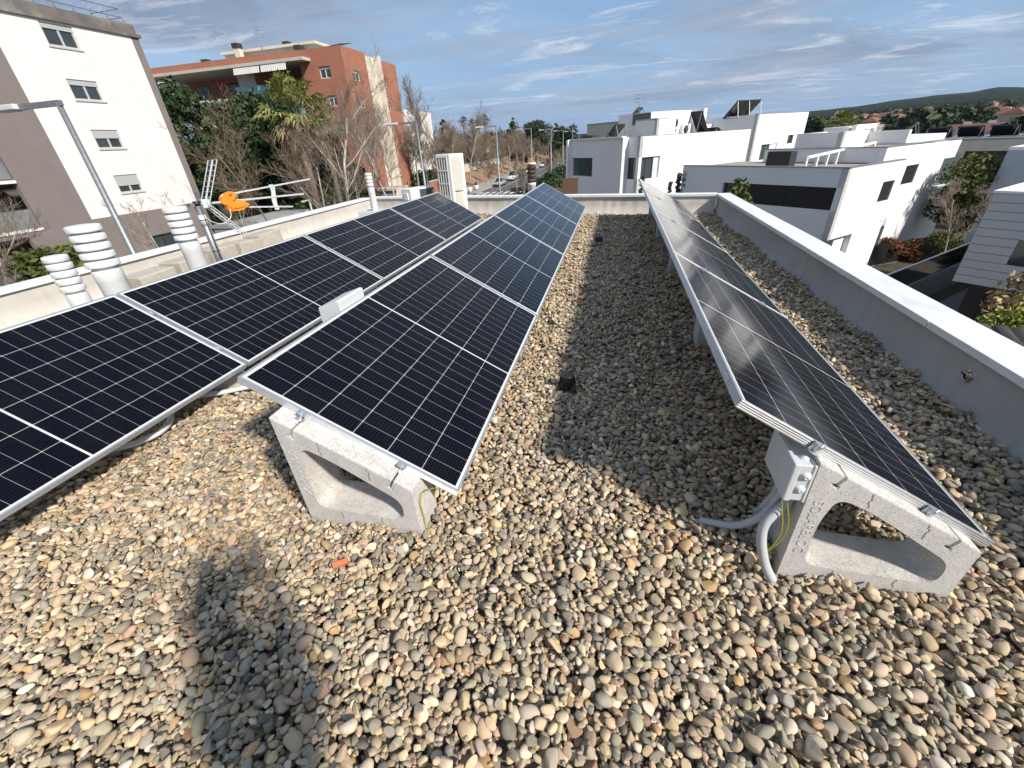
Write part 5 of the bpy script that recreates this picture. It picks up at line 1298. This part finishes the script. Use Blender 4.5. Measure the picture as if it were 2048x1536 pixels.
def shrub(label, loc, R, Hh, n, size, m, seed, name='shrub', cat='shrub', group=None):
    rg = random.Random(seed); bl = [(rg.uniform(-R, R) * .6, rg.uniform(-R, R) * .6, Hh * rg.uniform(.3, .75), min(R, Hh) * rg.uniform(.35, .55), .8) for _ in range(9)]
    t = thing(name, label, cat, loc, 0, group)
    mb = MB(); [mb.tube([(0, 0, -.1), (b[0] * .4, b[1] * .4, b[2] * .6), (b[0], b[1], b[2])], [.035, .025, .01], 5) for b in bl]; mb.build('stem', M_barkd, t)
    leaf_cloud(bl, n, size, seed, hollow=.35).build('foliage', m, t); return t
def hedge(label, loc, rz, L, Wd, Hh, n, size, m, seed):
    t = thing('hedge', label, 'hedge', loc, rz); rg = random.Random(seed)
    k = int(L / .7); bl = [((i + .5) * L / k, rg.uniform(-.15, .15) * Wd, Hh * .5, Hh * .55, 1) for i in range(k)] + [((i + .5) * L / k, 0, Hh * .78, Hh * .3, 1) for i in range(k)]
    leaf_cloud(bl, n, size, seed, hollow=.3).build('foliage', m, t)
    mb = MB(); [mb.tube([(b[0], b[1], 0), (b[0], b[1], Hh * .6)], .04, 4) for b in bl[:k]]; mb.build('stem', M_barkd, t); return t
R_ = random.Random(21)
# street trees: a few bare planes, then copies
G1 = 'bare street trees along the avenue'
bt = [bare_tree('x', 11, 8.2, (0, 0, 0), G1, lev=4, r0=.13, forks=6, crown=.42, rmin=.014), bare_tree('x', 12, 7.4, (0, 0, 0), G1, lev=4, r0=.11, forks=6, crown=.48, mtw=M_twigw, rmin=.014), bare_tree('x', 13, 9.0, (0, 0, 0), G1, lev=4, r0=.14, forks=6, crown=.42, rmin=.014), bare_tree('x', 14, 8.0, (0, 0, 0), G1, lev=4, r0=.12, forks=7, crown=.45, mtw=M_twigw, rmin=.014)]
used = set()
def put(i, x, y, label, z=GZ + .1, s=1, group=G1):
    if i not in used: o = bt[i]; used.add(i); o.location = (x, y, z)
    else: o = dup(bt[i], (x, y, z))
    o.rotation_euler = (0, 0, R_.uniform(0, 6.28)); o.scale = (s, s, s * R_.uniform(.95, 1.08)); o['label'] = label; o['group'] = group
    return o
put(0, -16.2, 75.0, 'bare tree left of the flue pipe by the crossing', s=.62); put(1, -20.6, 75.5, 'low spreading bare tree behind the white planters', s=.72)
put(2, -11.6, 58, 'bare sapling just left of the flue cowl', s=.55); put(3, -11.8, 88, 'bare sapling between the flue cowl and the dark hedge', s=.7)
put(0, -11.8, 96, 'bare sapling right of the flue cowl by the dark hedge', s=.75)
for i in range(17):
    y = 68 + i * 8.2; put(i % 4, -26.3 + R_.uniform(-.5, .5), y + R_.uniform(-1, 1), 'bare tree in the row along the left kerb of the avenue', s=R_.uniform(.85, 1.1))
G2 = 'bare trees on the leafy bank'
for i in range(96):
    x = [-30.6, -34.5, -38.5, -43, -49][i % 5] + R_.uniform(-1.2, 1.2); put((i * 3 + 1) % 4, x, 72 + i * 2.1 + R_.uniform(-2, 2), 'bare brown tree in the thicket on the leafy bank', z=-5.2, s=R_.uniform(1.0, 1.4), group=G2)
for i in range(9): put(i % 4, -11.7 + R_.uniform(-.3, .3), 106 + i * 11, 'bare tree along the right kerb of the avenue', s=R_.uniform(.7, .95), group='bare trees along the right kerb')
# bigger bare trees in front of the brick block
bare_tree('pale barked bare tree in front of the brick block, right of the palm', 31, 13.4, (-15.0, 23.4, GZ), 'tall bare plane trees', lev=4, r0=.17, forks=6, crown=.40, rmin=.008)
bare_tree('slim white stemmed bare tree behind the antenna tips', 32, 9.2, (-17.0, 23.6, GZ), 'tall bare plane trees', lev=4, r0=.12, forks=5, crown=.44, rmin=.008)
bare_tree('bare tree against the cream stair strip of the brick block', 33, 12.5, (-20.6, 39.5, GZ), 'tall bare plane trees', lev=4, r0=.16, forks=6, crown=.4, rmin=.009)
bare_tree('tall bare tree at the right edge of the brick block', 34, 15.5, (-27, 60, GZ), 'tall bare plane trees', lev=4, r0=.19, forks=6, crown=.36, narrow=.75)
bare_tree('tall bare tree with grey twigs against the sky beyond the brick block', 35, 15.0, (-27.4, 72, GZ), 'tall bare plane trees', lev=4, r0=.18, forks=6, crown=.34, narrow=.7)
bare_tree('tall lone bare tree left of the distant palms', 36, 14.2, (-27, 82, GZ), 'tall bare plane trees', lev=4, r0=.17, forks=6, crown=.38)
bare_tree('bare tree standing before the dark evergreens, left one', 37, 12.5, (-27.5, 32, GZ), 'bare trees before the evergreens', lev=4, r0=.13, forks=6, crown=.45, twigs=.9, rmin=.008, mtw=M_twigw, mb_=M_barkd)
bare_tree('bare tree standing before the dark evergreens, middle one', 38, 10.5, (-26.5, 37, GZ), 'bare trees before the evergreens', lev=4, r0=.12, forks=6, crown=.5, twigs=.9, rmin=.008, mtw=M_twigw, mb_=M_barkd)
bare_tree('bare tree in front of the palm', 39, 9.0, (-26.5, 43, GZ), 'bare trees before the evergreens', lev=4, r0=.12, forks=5, crown=.5, twigs=.8, rmin=.009, mtw=M_twig)
bare_tree('wispy bare tree growing through the palm crown', 40, 13.5, (-28, 48.5, GZ), 'bare trees before the evergreens', lev=4, r0=.15, forks=6, crown=.42, mtw=M_twig)
bare_tree('bare tree at the corner of the brick block', 41, 12.8, (-27.2, 51.5, GZ), 'tall bare plane trees', lev=4, r0=.16, forks=6, crown=.4)
bare_tree('thin bare tree in front of the white apartment wall, left', 42, 6.6, (-26.5, 20.6, GZ), 'thin bare trees by the apartment block', lev=4, r0=.07, forks=4, crown=.40, twigs=.8, rmin=.008)
bare_tree('thin bare tree below the lowest apartment window', 43, 6.4, (-26.8, 22.6, GZ), 'thin bare trees by the apartment block', lev=4, r0=.06, forks=4, crown=.40, twigs=.8, rmin=.008)
bare_tree('bare tree at the right corner of the apartment block', 44, 7.8, (-26.5, 27.2, GZ), 'thin bare trees by the apartment block', lev=4, r0=.07, forks=5, crown=.42, mtw=M_twigw, twigs=.8, rmin=.008)
bare_tree('pale stemmed bare tree at the far left picture edge', 45, 7.3, (-25.6, 12.0, GZ), 'thin bare trees by the apartment block', lev=4, r0=.15, forks=6, crown=.55, rmin=.009)
# evergreens behind
for i, (x, y, H, R, lab) in enumerate(((-45.5, 45, 14.6, 5.2, 'large dark evergreen touching the apartment block corner'), (-44.0, 52.5, 14.8, 5.0, 'large dark evergreen in the middle below the long balcony'), (-37.0, 46.5, 12.0, 4.4, 'dark bushy evergreen left of the palm'), (-34.5, 51.5, 9.0, 3.8, 'lower dark evergreen under the palm crown'))):
    leaf_tree('evergreen_tree', lab, (x, y, GZ), H, blobs_round(random.Random(60 + i), H, R, 46, .12), 15000, .26, M_lf_dark, 60 + i, 'dark evergreens before the brick block', .28)
hedge('dark hedge at the foot of the brick block', (-33.0, 38, GZ), rad(88), 19, 2, 3.4, 9000, .2, M_lf_dark, 71)
hedge('dark hedge behind the low red brick wall', (-34, 74, GZ), rad(86), 12, 2, 4.0, 4000, .25, M_lf_dark, 72)
hedge('dark hedge along the right kerb beside the wooden fence', (-9.4, 62, GZ), rad(92), 26, 2, 3.3, 9000, .25, M_lf_dark, 73)
shrub('bushy yellow green shrub behind the pagoda vents', (-26.2, 15.0, GZ), 2.1, 5.3, 6500, .16, M_lf_mid, 74)
shrub('low dark shrub left of the yellow green one', (-26.8, 12.6, GZ), 2.3, 4.2, 5600, .16, M_lf_dark, 75)
shrub('small yellow green shrub at the lamp post foot', (-26.4, 18.0, GZ), 1.2, 4.3, 2600, .13, M_lf_mid, 76)
# fan palms
def palm(label, loc, H, R, n, seed, m=None, skirt=True, name='palm_tree', seg=13, group=None):
    t = thing(name, label, 'palm tree', loc, 0, group); rg = random.Random(seed)
    mb = MB(); mb.tube([(0, 0, -.1), (.1, 0, H * .5), (0, 0, H)], [R * .12, R * .09, R * .10], 10); mb.build('trunk', M_barkd, t)
    def fronds(N, lo, hi, mat_, nm, ln):
        fb = MB()
        for i in range(N):
            az = rg.uniform(0, 6.283); el = rg.uniform(lo, hi); d = Vector((math.cos(az) * math.cos(el), math.sin(az) * math.cos(el), math.sin(el)))
            o = Vector((0, 0, H)); L = R * rg.uniform(.5, .68) * ln; e = o + d * L + Vector((0, 0, -.06 * L)); fb.tube([o, o + d * L * .5 + Vector((0, 0, .02)), e], [.035, .028, .02], 4)
            side = d.cross(Vector((0, 0, 1))).normalized(); upv = side.cross(d)
            for k in range(seg):
                a = (k / (seg - 1) - .5) * 3.7; q = (d * math.cos(a) + side * math.sin(a) + upv * rg.uniform(-.1, .2)).normalized()
                l2 = R * .46 * ln * (1 - .25 * abs(a) / 1.85) * rg.uniform(.85, 1.1); w = R * .028
                mid = e + q * l2 * .6; tip = e + q * l2 + Vector((0, 0, -.30 * l2)); s2 = q.cross(upv).normalized() * w
                fb.add([e, mid + s2 + upv * w * .6, tip, mid - s2], [(0, 1, 2, 3)])
        fb.build(nm, mat_, t)
    fronds(n, -.35, 1.45, m or M_lf_palm, 'crown', 1)
    if skirt: fronds(int(n * .6), -1.45, -.5, M_lf_dry, 'dead_frond_skirt', .8)
    return t
palm('big fan palm with yellowish fronds before the brick block', (-30.4, 41.6, GZ), 11.2, 3.7, 46, 80)
palm('feathery fan palm beside the big one, right of it', (-29.8, 44.8, GZ), 10.4, 3.0, 34, 84)
G3 = 'tall thin palms on the skyline'
pa = palm('x', (0, 0, GZ), 16.5, 2.6, 34, 81, M_lf_dark, True, seg=7, group=G3)
for i, (az, D_, s, lab) in enumerate(((-18.0, 205, 1.0, 'first distant skyline palm from the left'), (-16.97, 205, .93, 'second distant skyline palm from the left, small headed'), (-16.28, 200, .92, 'third distant skyline palm, with the longest shaggy head'), (-15.55, 210, 1.02, 'tallest distant skyline palm, right of the other three'))):
    o = pa if i == 0 else dup(pa); o.location = (D_ * math.sin(rad(az)), D_ * math.cos(rad(az)), GZ - .5); o.rotation_euler = (0, 0, i * 1.3); o.scale = (s, s, s) if i != 2 else (s, s, s * 1.0); o['label'] = lab; o['group'] = G3
o = palm('palm rising behind the tall plain house', (0, 0, GZ), 9.0, 2.6, 40, 85); o.location = (95 * math.sin(rad(21.5)), 95 * math.cos(rad(21.5)), GZ - 1.8)
# skyline trees
def pol(az, D_, z=GZ): return (D_ * math.sin(rad(az)), D_ * math.cos(rad(az)), z)
rg = random.Random(5)
t = leaf_tree('pine_tree', 'dark open branched conifer on the skyline above the avenue', pol(-12.25, 180), 15.8, [(rg.uniform(-1, 1) * w * .6 * math.cos(k * 2.4), w * .75 * math.sin(k * 2.4), z, w * .42, .45) for k, (z, w) in enumerate([(15, 1.0), (14, 1.5), (13.2, 2.4), (12, 2.6), (11.2, 3.4), (10.2, 3.0), (9.2, 4.4), (8.6, 3.8), (8, 4.4), (7, 4.6), (6.2, 4.2), (13.6, 2), (12.4, 2.6), (9.8, 4), (7.5, 4.6)])], 4200, .38, M_lf_pine, 90, tr=.3)
leaf_tree('pine_tree', 'broad round crowned umbrella pine on the skyline', pol(-9.65, 170), 13.6, [(4.0 * math.cos(k * 2.4) * (.2 + .8 * (k % 3) / 2), 3.6 * math.sin(k * 2.4) * (.2 + .8 * (k % 3) / 2), 9.6 + 2.4 * math.cos(k * 1.7), 2.3, .75) for k in range(20)] + [(0, 0, 11.3, 3.0, .8)], 6000, .34, M_lf_pine, 91, tr=.3)
ev = leaf_tree('evergreen_tree', 'x', (0, 0, 0), 10, blobs_round(random.Random(92), 10, 4.2, 30, .1), 3200, .42, M_lf_dark, 92, 'skyline evergreens', .25)
ev2 = leaf_tree('evergreen_tree', 'x', (0, 0, 0), 10, blobs_cone(random.Random(93), 11, 3.0, 22, .05), 2600, .42, M_lf_dark, 93, 'skyline evergreens', .25)
ev3 = leaf_tree('evergreen_tree', 'x', (0, 0, 0), 10, blobs_round(random.Random(94), 9, 5, 26, .1), 3200, .45, leafmat('brownish_leaf', (.05, .035, .02), (.15, .10, .05)), 94, 'skyline evergreens', .25)
sky = [(1, -20.4, 150, 1.35, 'dark pointed conifer left of the tall lone bare tree'), (0, -22.3, 170, 1.1, ''), (0, -19, 185, 1.05, ''), (0, -17.2, 190, 1.1, ''), (0, -15.6, 185, 1.1, ''), (0, -14.3, 195, 1.15, ''), (2, -12.9, 168, 1.1, 'rust brown tree clump below the open conifer'), (2, -11.5, 175, .95, 'brown tree clump between the two skyline pines'), (0, -10.6, 200, 1.0, ''), (0, -8.6, 230, 1.0, ''), (1, -7.2, 190, 1.2, 'dark cypress left of the corner window house'), (0, -6.8, 230, 1.25, ''), (0, -6.0, 200, 1.2, ''), (2, -23.8, 160, 1.0, 'brown leaved clump beyond the cream building'), (0, -24.5, 180, 1.2, '')]
us = set()
for (k, az, D_, s, lab) in sky:
    src = (ev, ev2, ev3)[k]
    if k not in us: o = src; us.add(k)
    else: o = dup(src)
    o.location = pol(az, D_, GZ - .3); o.rotation_euler = (0, 0, rg.uniform(0, 6)); o.scale = (s, s, s); o['label'] = lab or 'dark rounded evergreen in the tree line behind the bare street trees'; o['group'] = 'skyline evergreens'
# conifers in front of the corner window house
cy = leaf_tree('cypress', 'x', (0, 0, 0), 5.4, blobs_cone(random.Random(95), 5.6, .46, 34, .1, .15), 3200, .085, leafmat('grey_green_needle', (.03, .045, .03), (.10, .13, .08)), 95, 'slender conifers before the corner window house', .06)
for i, (u_, z, s) in enumerate(((3.5, -1.35, .8), (4.0, -.9, .95), (4.42, -.75, 1.0), (4.85, -.85, .95), (5.28, -.62, 1.05), (5.7, -.9, .95), (1.72, -1.0, .95))):
    o = cy if i == 0 else dup(cy); o.location = (u_, 31.7, z - 5.45 * s); o.scale = (s, s, s); o.rotation_euler = (0, 0, i * 1.1)
    o['label'] = ['shortest slender conifer, first of the row beyond the parapet', 'second slender conifer of the row beyond the parapet', 'third slender conifer of the row beyond the parapet', 'fourth slender conifer of the row beyond the parapet', 'tallest slender conifer of the row beyond the parapet', 'last slender conifer, touching the ribbon window house', 'lone slender conifer beside the tip of the right panel row'][i]; o['group'] = 'slender conifers before the corner window house'
leaf_tree('young_tree', 'young leafy tree in front of the dark ribbon window', (4.3, 17.5, -5.15), 5.3, [(.0, 0, 4.9, .35, 1.2), (.15, .1, 4.4, .42, 1), (-.2, 0, 4.0, .42, 1), (.2, -.1, 3.7, .4, 1), (0, .1, 3.2, .45, 1)], 900, .085, M_lf_mid, 96, tr=.05)
shrub('bright yellow green shrub beside the dark tile roof', (7.75, 9.1, -2.6), .8, 1.25, 2800, .045, M_lf_yel, 97)
shrub('brown leaved loquat like shrub behind the bright green one', (8.35, 10.1, -2.7), .95, 2.25, 800, .08, M_lf_dry, 98)
bare_tree('bare tree casting its shadow on the ribbon window house', 46, 5.0, (18.3, 28.4, GZ), 'garden trees between the houses', lev=4, r0=.06, forks=5, crown=.36, rmin=.008)
bare_tree('bare brown garden tree right of the glass corner', 47, 4.8, (20.6, 29.6, GZ), 'garden trees between the houses', lev=4, r0=.07, forks=5, crown=.45, mtw=M_twigw, rmin=.008)
bare_tree('pale bare tree before the beige right-hand house', 48, 6.0, (22.6, 34.5, GZ), 'garden trees between the houses', lev=3, r0=.09, forks=6, crown=.5, rmin=.012)
leaf_tree('olive_tree', 'olive green tree hiding the glass corner of the ribbon window house', (20.4, 32.0, GZ), 5.4, blobs_round(random.Random(99), 5.6, 1.9, 22, .35), 4500, .11, M_lf_mid, 99, tr=.12)
for i, (x, y, R, Hh, m, lab) in enumerate(((16.3, 30.4, .8, 1.7, M_lf_red, 'reddish shrub above the slatted fence, left'), (17.6, 31.0, .9, 1.6, M_lf_red, 'reddish shrub above the slatted fence, right'), (19.2, 30.2, 1.3, 2.0, M_lf_mid, 'dull green shrub behind the dark glass rail'), (18.6, 27.0, 1.2, 1.8, M_lf_dark, 'dark shrub behind the glass rail near the boarded house'), (20.3, 27.2, 1.5, 2.3, M_lf_dry, 'rusty brown shrub left of the boarded house'), (21.6, 29.2, 1.6, 3.0, M_lf_dark, 'dark shrub under the pale bare tree'))):
    shrub(lab, (x, y, GZ), R, Hh, 2600, .07, m, 110 + i, group='garden shrubs between the houses')
leaf_tree('evergreen_tree', 'dark broad evergreen at the right edge below the hills', (46.5, 66, GZ - 1.5), 8, blobs_round(random.Random(120), 6.6, 4.6, 24, .2), 4000, .3, M_lf_dark, 120, tr=.25)
HAZE = 4.5e-5
# ------------------------------------------------------------------ hills and the town below them
def hillmat():
    m, nt, bs = nt_new('forest_hills')
    v = coord(nt); n1 = tex(nt, 'Noise', .0035, v, Detail=8, Roughness=.65); n2 = tex(nt, 'Noise', .03, v, Detail=6, Roughness=.75); n3 = tex(nt, 'Voronoi', .06, v)
    c = mixc(nt, ramp(nt, n2.outputs[0], [(.36, 0), (.66, 1)]), (.007, .015, .012), (.040, .058, .034))
    c = mixc(nt, ramp(nt, n1.outputs[0], [(.58, 0), (.72, .6)]), c, (.07, .07, .045))
    nt.links.new(c, bs.inputs['Base Color']); bs.inputs['Roughness'].default_value = 1; bs.inputs['Specular IOR Level'].default_value = 0
    bump(nt, bs, mth(nt, 'SUBTRACT', n2.outputs[0], n3.outputs[0]), 1.0, 14)
    return m
prof = [(-60, .25), (-20, .3), (0, .35), (10, .45), (15, .75), (18.6, .97), (22, 1.12), (25.5, 1.36), (27.8, 1.45), (29.5, 1.42), (31.5, 1.62), (32.3, 1.52), (34, 1.25), (40, 1.5), (50, 1.1), (75, .8)]
def el(az):
    for (a, e), (b, f) in zip(prof, prof[1:]):
        if a <= az <= b: t = (az - a) / (b - a); t = t * t * (3 - 2 * t); return e + (f - e) * t
    return .5
vs = []; fs = []; NA, NR = 260, 60; rs = [420 * (3400 / 420) ** (j / (NR - 1)) for j in range(NR)]
from mathutils import noise as mn
for i in range(NA + 1):
    az = -60 + 135 * i / NA
    zr = math.tan(rad(el(az))) * 3000 + 1.6
    for j, r in enumerate(rs):
        f = max(0, min(1, (r - 500) / 2500)); f = f ** 1.35
        x, y = r * math.sin(rad(az)), r * math.cos(rad(az))
        nz = mn.fractal(Vector((x * .0022, y * .0022, 3)), 1.0, 2.1, 6) * 13 * min(1, f * 2.2) * (1 - .55 * f) + mn.fractal(Vector((x * .02, y * .02, 9)), 1, 2, 3) * 1.6 * min(1, f * 4)
        z = GZ - .4 + (zr - GZ) * (f if r < 3000 else 1 - (r - 3000) / 900) + nz * (1 if r < 3000 else .6)
        vs.append((x, y, z))
for i in range(NA):
    for j in range(NR - 1): k = i * NR + j; fs.append((k, k + 1, k + NR + 1, k + NR))
mb = MB(); mb.add(vs, [f[::-1] for f in fs], True); tag(mb.build('hills', hillmat()), kind='structure')
def hz(az, r):
    zr = math.tan(rad(el(az))) * 3000 + 1.6; f = max(0, min(1, (r - 500) / 2500)) ** 1.35
    return GZ - .4 + (zr - GZ) * f
M_rooft = mat('terracotta_roof', (.24, .095, .06), (.18, .08, .055), .3, .9, rnd=.3); M_townw = mat('town_wall', (.42, .36, .30), (.36, .31, .26), .2, .9, rnd=.35)
def town_house(k):
    t = thing('town_house', 'x', 'house', group='houses of the town below the hills')
    w, d, hh = ((11, 9, 5.5), (18, 9, 6.5), (9, 8, 7))[k]
    mb = MB(); mb.box(-w / 2, w / 2, -d / 2, d / 2, -4, hh); mb.build('wall', M_townw if k != 1 else M_hw, t)
    mb = MB(); e = .5; mb.add([(-w / 2 - e, -d / 2 - e, hh), (w / 2 + e, -d / 2 - e, hh), (w / 2 + e, d / 2 + e, hh), (-w / 2 - e, d / 2 + e, hh), (-w / 2 + 2, 0, hh + 2.4), (w / 2 - 2, 0, hh + 2.4)], [(0, 1, 5, 4), (1, 2, 5), (2, 3, 4, 5), (3, 0, 4), (3, 2, 1, 0)]); mb.build('roof', M_rooft, t)
    mb = MB(); n = int(w // 3)
    for i in range(n):
        for zz in (1, 3.6): x = -w / 2 + (i + .5) * w / n; mb.box(x - .55, x + .55, -d / 2 - .03, -d / 2 + .02, zz, zz + 1.4)
    mb.build('window', M_frame_d, t); return t
th = [town_house(k) for k in range(3)]; ut = set(); rg = random.Random(77)
for i in range(46):
    az = rg.uniform(20.5, 38); r = rg.uniform(330, 1000); k = i % 3
    if k not in ut: o = th[k]; ut.add(k)
    else: o = dup(th[k])
    o.location = (r * math.sin(rad(az)), r * math.cos(rad(az)), hz(az, r) + 1.0); o.rotation_euler = (0, 0, rad(rg.choice((25, 40, 55, 130)) + rg.uniform(-8, 8))); o['label'] = 'small terracotta roofed house in the town below the hills'; o['group'] = 'houses of the town below the hills'
rr = thing('red_roofed_hall', 'long building with a big red tiled roof and white skylights on the right', 'building', (125, 195, GZ - 3.0), rad(-30))
mb = MB(); mb.box(-16, 16, -7, 7, 0, 4.6); mb.build('wall', M_townw, rr)
mb = MB(); mb.add([(-17, -8, 4.6), (17, -8, 4.6), (17, 8, 4.6), (-17, 8, 4.6), (-13, 0, 7.4), (13, 0, 7.4)], [(0, 1, 5, 4), (1, 2, 5), (2, 3, 4, 5), (3, 0, 4)]); mb.build('roof', M_rooft, rr)
for x in (-9, -3, 4, 9):
    mb = MB(); mb.box(x - 1, x + 1, -.4, .4, 7.2, 8.0); mb.build('skylight', M_hw, rr)
wh = thing('white_villa', 'white villa with a red roof among the trees above the avenue', 'house', (-42, 172, GZ), rad(10))
mb = MB(); mb.box(-5, 5, -4, 4, 0, 8.2); mb.build('wall', M_hw, wh); mb = MB(); mb.add([(-5.5, -4.5, 8.2), (5.5, -4.5, 8.2), (5.5, 4.5, 8.2), (-5.5, 4.5, 8.2), (-3, 0, 10), (3, 0, 10)], [(0, 1, 5, 4), (1, 2, 5), (2, 3, 4, 5), (3, 0, 4)]); mb.build('roof', M_rooft, wh)
for i in range(3): window(wh, FM((-5, -4.001, 0), (1, 0)), 1 + i * 3, 2.4 + i * 3, 5.6, 7.2, M_frame_d, -.06)
ev_t = leaf_tree('town_tree', 'x', (0, 0, 0), 8, blobs_round(random.Random(131), 8, 3.6, 16, .1), 500, .8, M_lf_dark, 131, 'trees in the town below the hills', .2)
for i in range(170):
    az = rg.uniform(17, 40); r = 150 + 950 * rg.random() ** .8
    o = ev_t if i == 0 else dup(ev_t); s = rg.uniform(.8, 1.6); o.location = (r * math.sin(rad(az)), r * math.cos(rad(az)), hz(az, r) - .5 - (1.6 if r < 300 else 0)); o.scale = (s * 1.2, s * 1.2, s * .9); o.rotation_euler = (0, 0, rg.uniform(0, 6)); o['label'] = 'dark tree among the terracotta roofs below the hills'; o['group'] = 'trees in the town below the hills'

# ------------------------------------------------------------------ thin haze over the whole place
hm = bpy.data.materials.new('haze_air'); hm.use_nodes = True; nt = hm.node_tree; nt.nodes.clear()
out = nt.nodes.new('ShaderNodeOutputMaterial'); pv = nt.nodes.new('ShaderNodeVolumePrincipled')
pv.inputs['Color'].default_value = (.72, .84, 1, 1); pv.inputs['Density'].default_value = HAZE; pv.inputs['Anisotropy'].default_value = .2
nt.links.new(pv.outputs[0], out.inputs['Volume'])
mb = MB(); mb.box(-9500, 9500, -9500, 9500, -8.5, 130); hzo = mb.build('haze', hm); tag(hzo, kind='stuff'); hzo.visible_shadow = True
# ------------------------------------------------------------------ the photographer, whose soft shadow falls on the gravel
def person():
    t = thing('person', 'person in dark jacket holding up a phone, throwing the soft shadow on the gravel', 'person', (.10, -.34, .0), rad(-20))
    J = {'pel': (0, 0, .96, .15), 'spi': (0, .01, 1.16, .225), 'che': (0, .02, 1.36, .235), 'nec': (0, .03, 1.50, .06), 'hed': (0, .06, 1.60, .095), 'top': (0, .06, 1.70, .095)}
    for s, k in ((-1, 'l'), (1, 'r')):
        J.update({'hip' + k: (s * .10, 0, .90, .105), 'kne' + k: (s * .13, .03, .50, .065), 'ank' + k: (s * .14, -.02, .09, .045), 'toe' + k: (s * .16, .15, .035, .04),
                  'sho' + k: (s * .20, .02, 1.42, .095), 'elb' + k: (s * .36, .10, 1.22, .085), 'wri' + k: (s * .09 - .06, .215, 1.46, .045), 'pal' + k: (s * .075 - .06, .235, 1.535, .036)})
    E_ = [('pel', 'spi'), ('spi', 'che'), ('che', 'nec'), ('nec', 'hed'), ('hed', 'top')] + [e for k in 'lr' for e in (('pel', 'hip' + k), ('hip' + k, 'kne' + k), ('kne' + k, 'ank' + k), ('ank' + k, 'toe' + k), ('che', 'sho' + k), ('sho' + k, 'elb' + k), ('elb' + k, 'wri' + k), ('wri' + k, 'pal' + k))]
    nm = list(J); me = bpy.data.meshes.new('body'); me.from_pydata([J[n][:3] for n in nm], [(nm.index(a), nm.index(b)) for a, b in E_], [])
    o = bpy.data.objects.new('body', me); COL.objects.link(o); o.parent = t
    sk_ = o.modifiers.new('skin', 'SKIN'); o.modifiers.new('sub', 'SUBSURF').render_levels = 2
    if not me.skin_vertices: bpy.context.view_layer.objects.active = o
    lay = me.skin_vertices[0].data if me.skin_vertices else me.attributes.new('skin', 'FLOAT', 'POINT').data
    for i, n in enumerate(nm): lay[i].radius = (J[n][3], J[n][3] * (.72 if n in ('pel', 'spi', 'che') else 1)); lay[i].use_root = n == 'pel'
    me.materials.append(mat('dark_jacket', (.03, .035, .05), (.02, .022, .03), 8, .9))
    skin = mat('skin', (.45, .28, .2), (.4, .24, .17), 20, .6)
    for s in (-1, 1):
        mb = MB()
        for f in range(4): x = s * .07 - .06; z = 1.55 + f * .02; mb.tube([(x, .23, z), (x + s * .012, .25, z + .005), (x - s * .01, .262, z + .008), (x - s * .03, .262, z + .006)], [.009, .0085, .008, .006], 7)
        mb.tube([(x, .22, 1.53), (x - s * .02, .235, 1.56), (x - s * .03, .24, 1.59)], [.011, .010, .008], 7); mb.build('hand', skin, t)
    mb = MB(); mb.lathe([(0, -.015), (.05, -.01), (.088, .03), (.09, .07), (.06, .12), (0, .135)], 20, Matrix.Translation((0, .045, 1.64)), True); mb.build('hair', mat('dark_hair', (.03, .02, .015), (.02, .014, .01), 30, .7), t)
    p = thing('phone', 'phone held up by the person at the viewpoint', 'phone', (-.005, -.05, 1.635), rad(-14)); mb = MB(); mb.box(-.075, .075, -.012, -.004, -.038, .038); mb.build('phone_body', M_blackp, p, bevel=.002)
person()
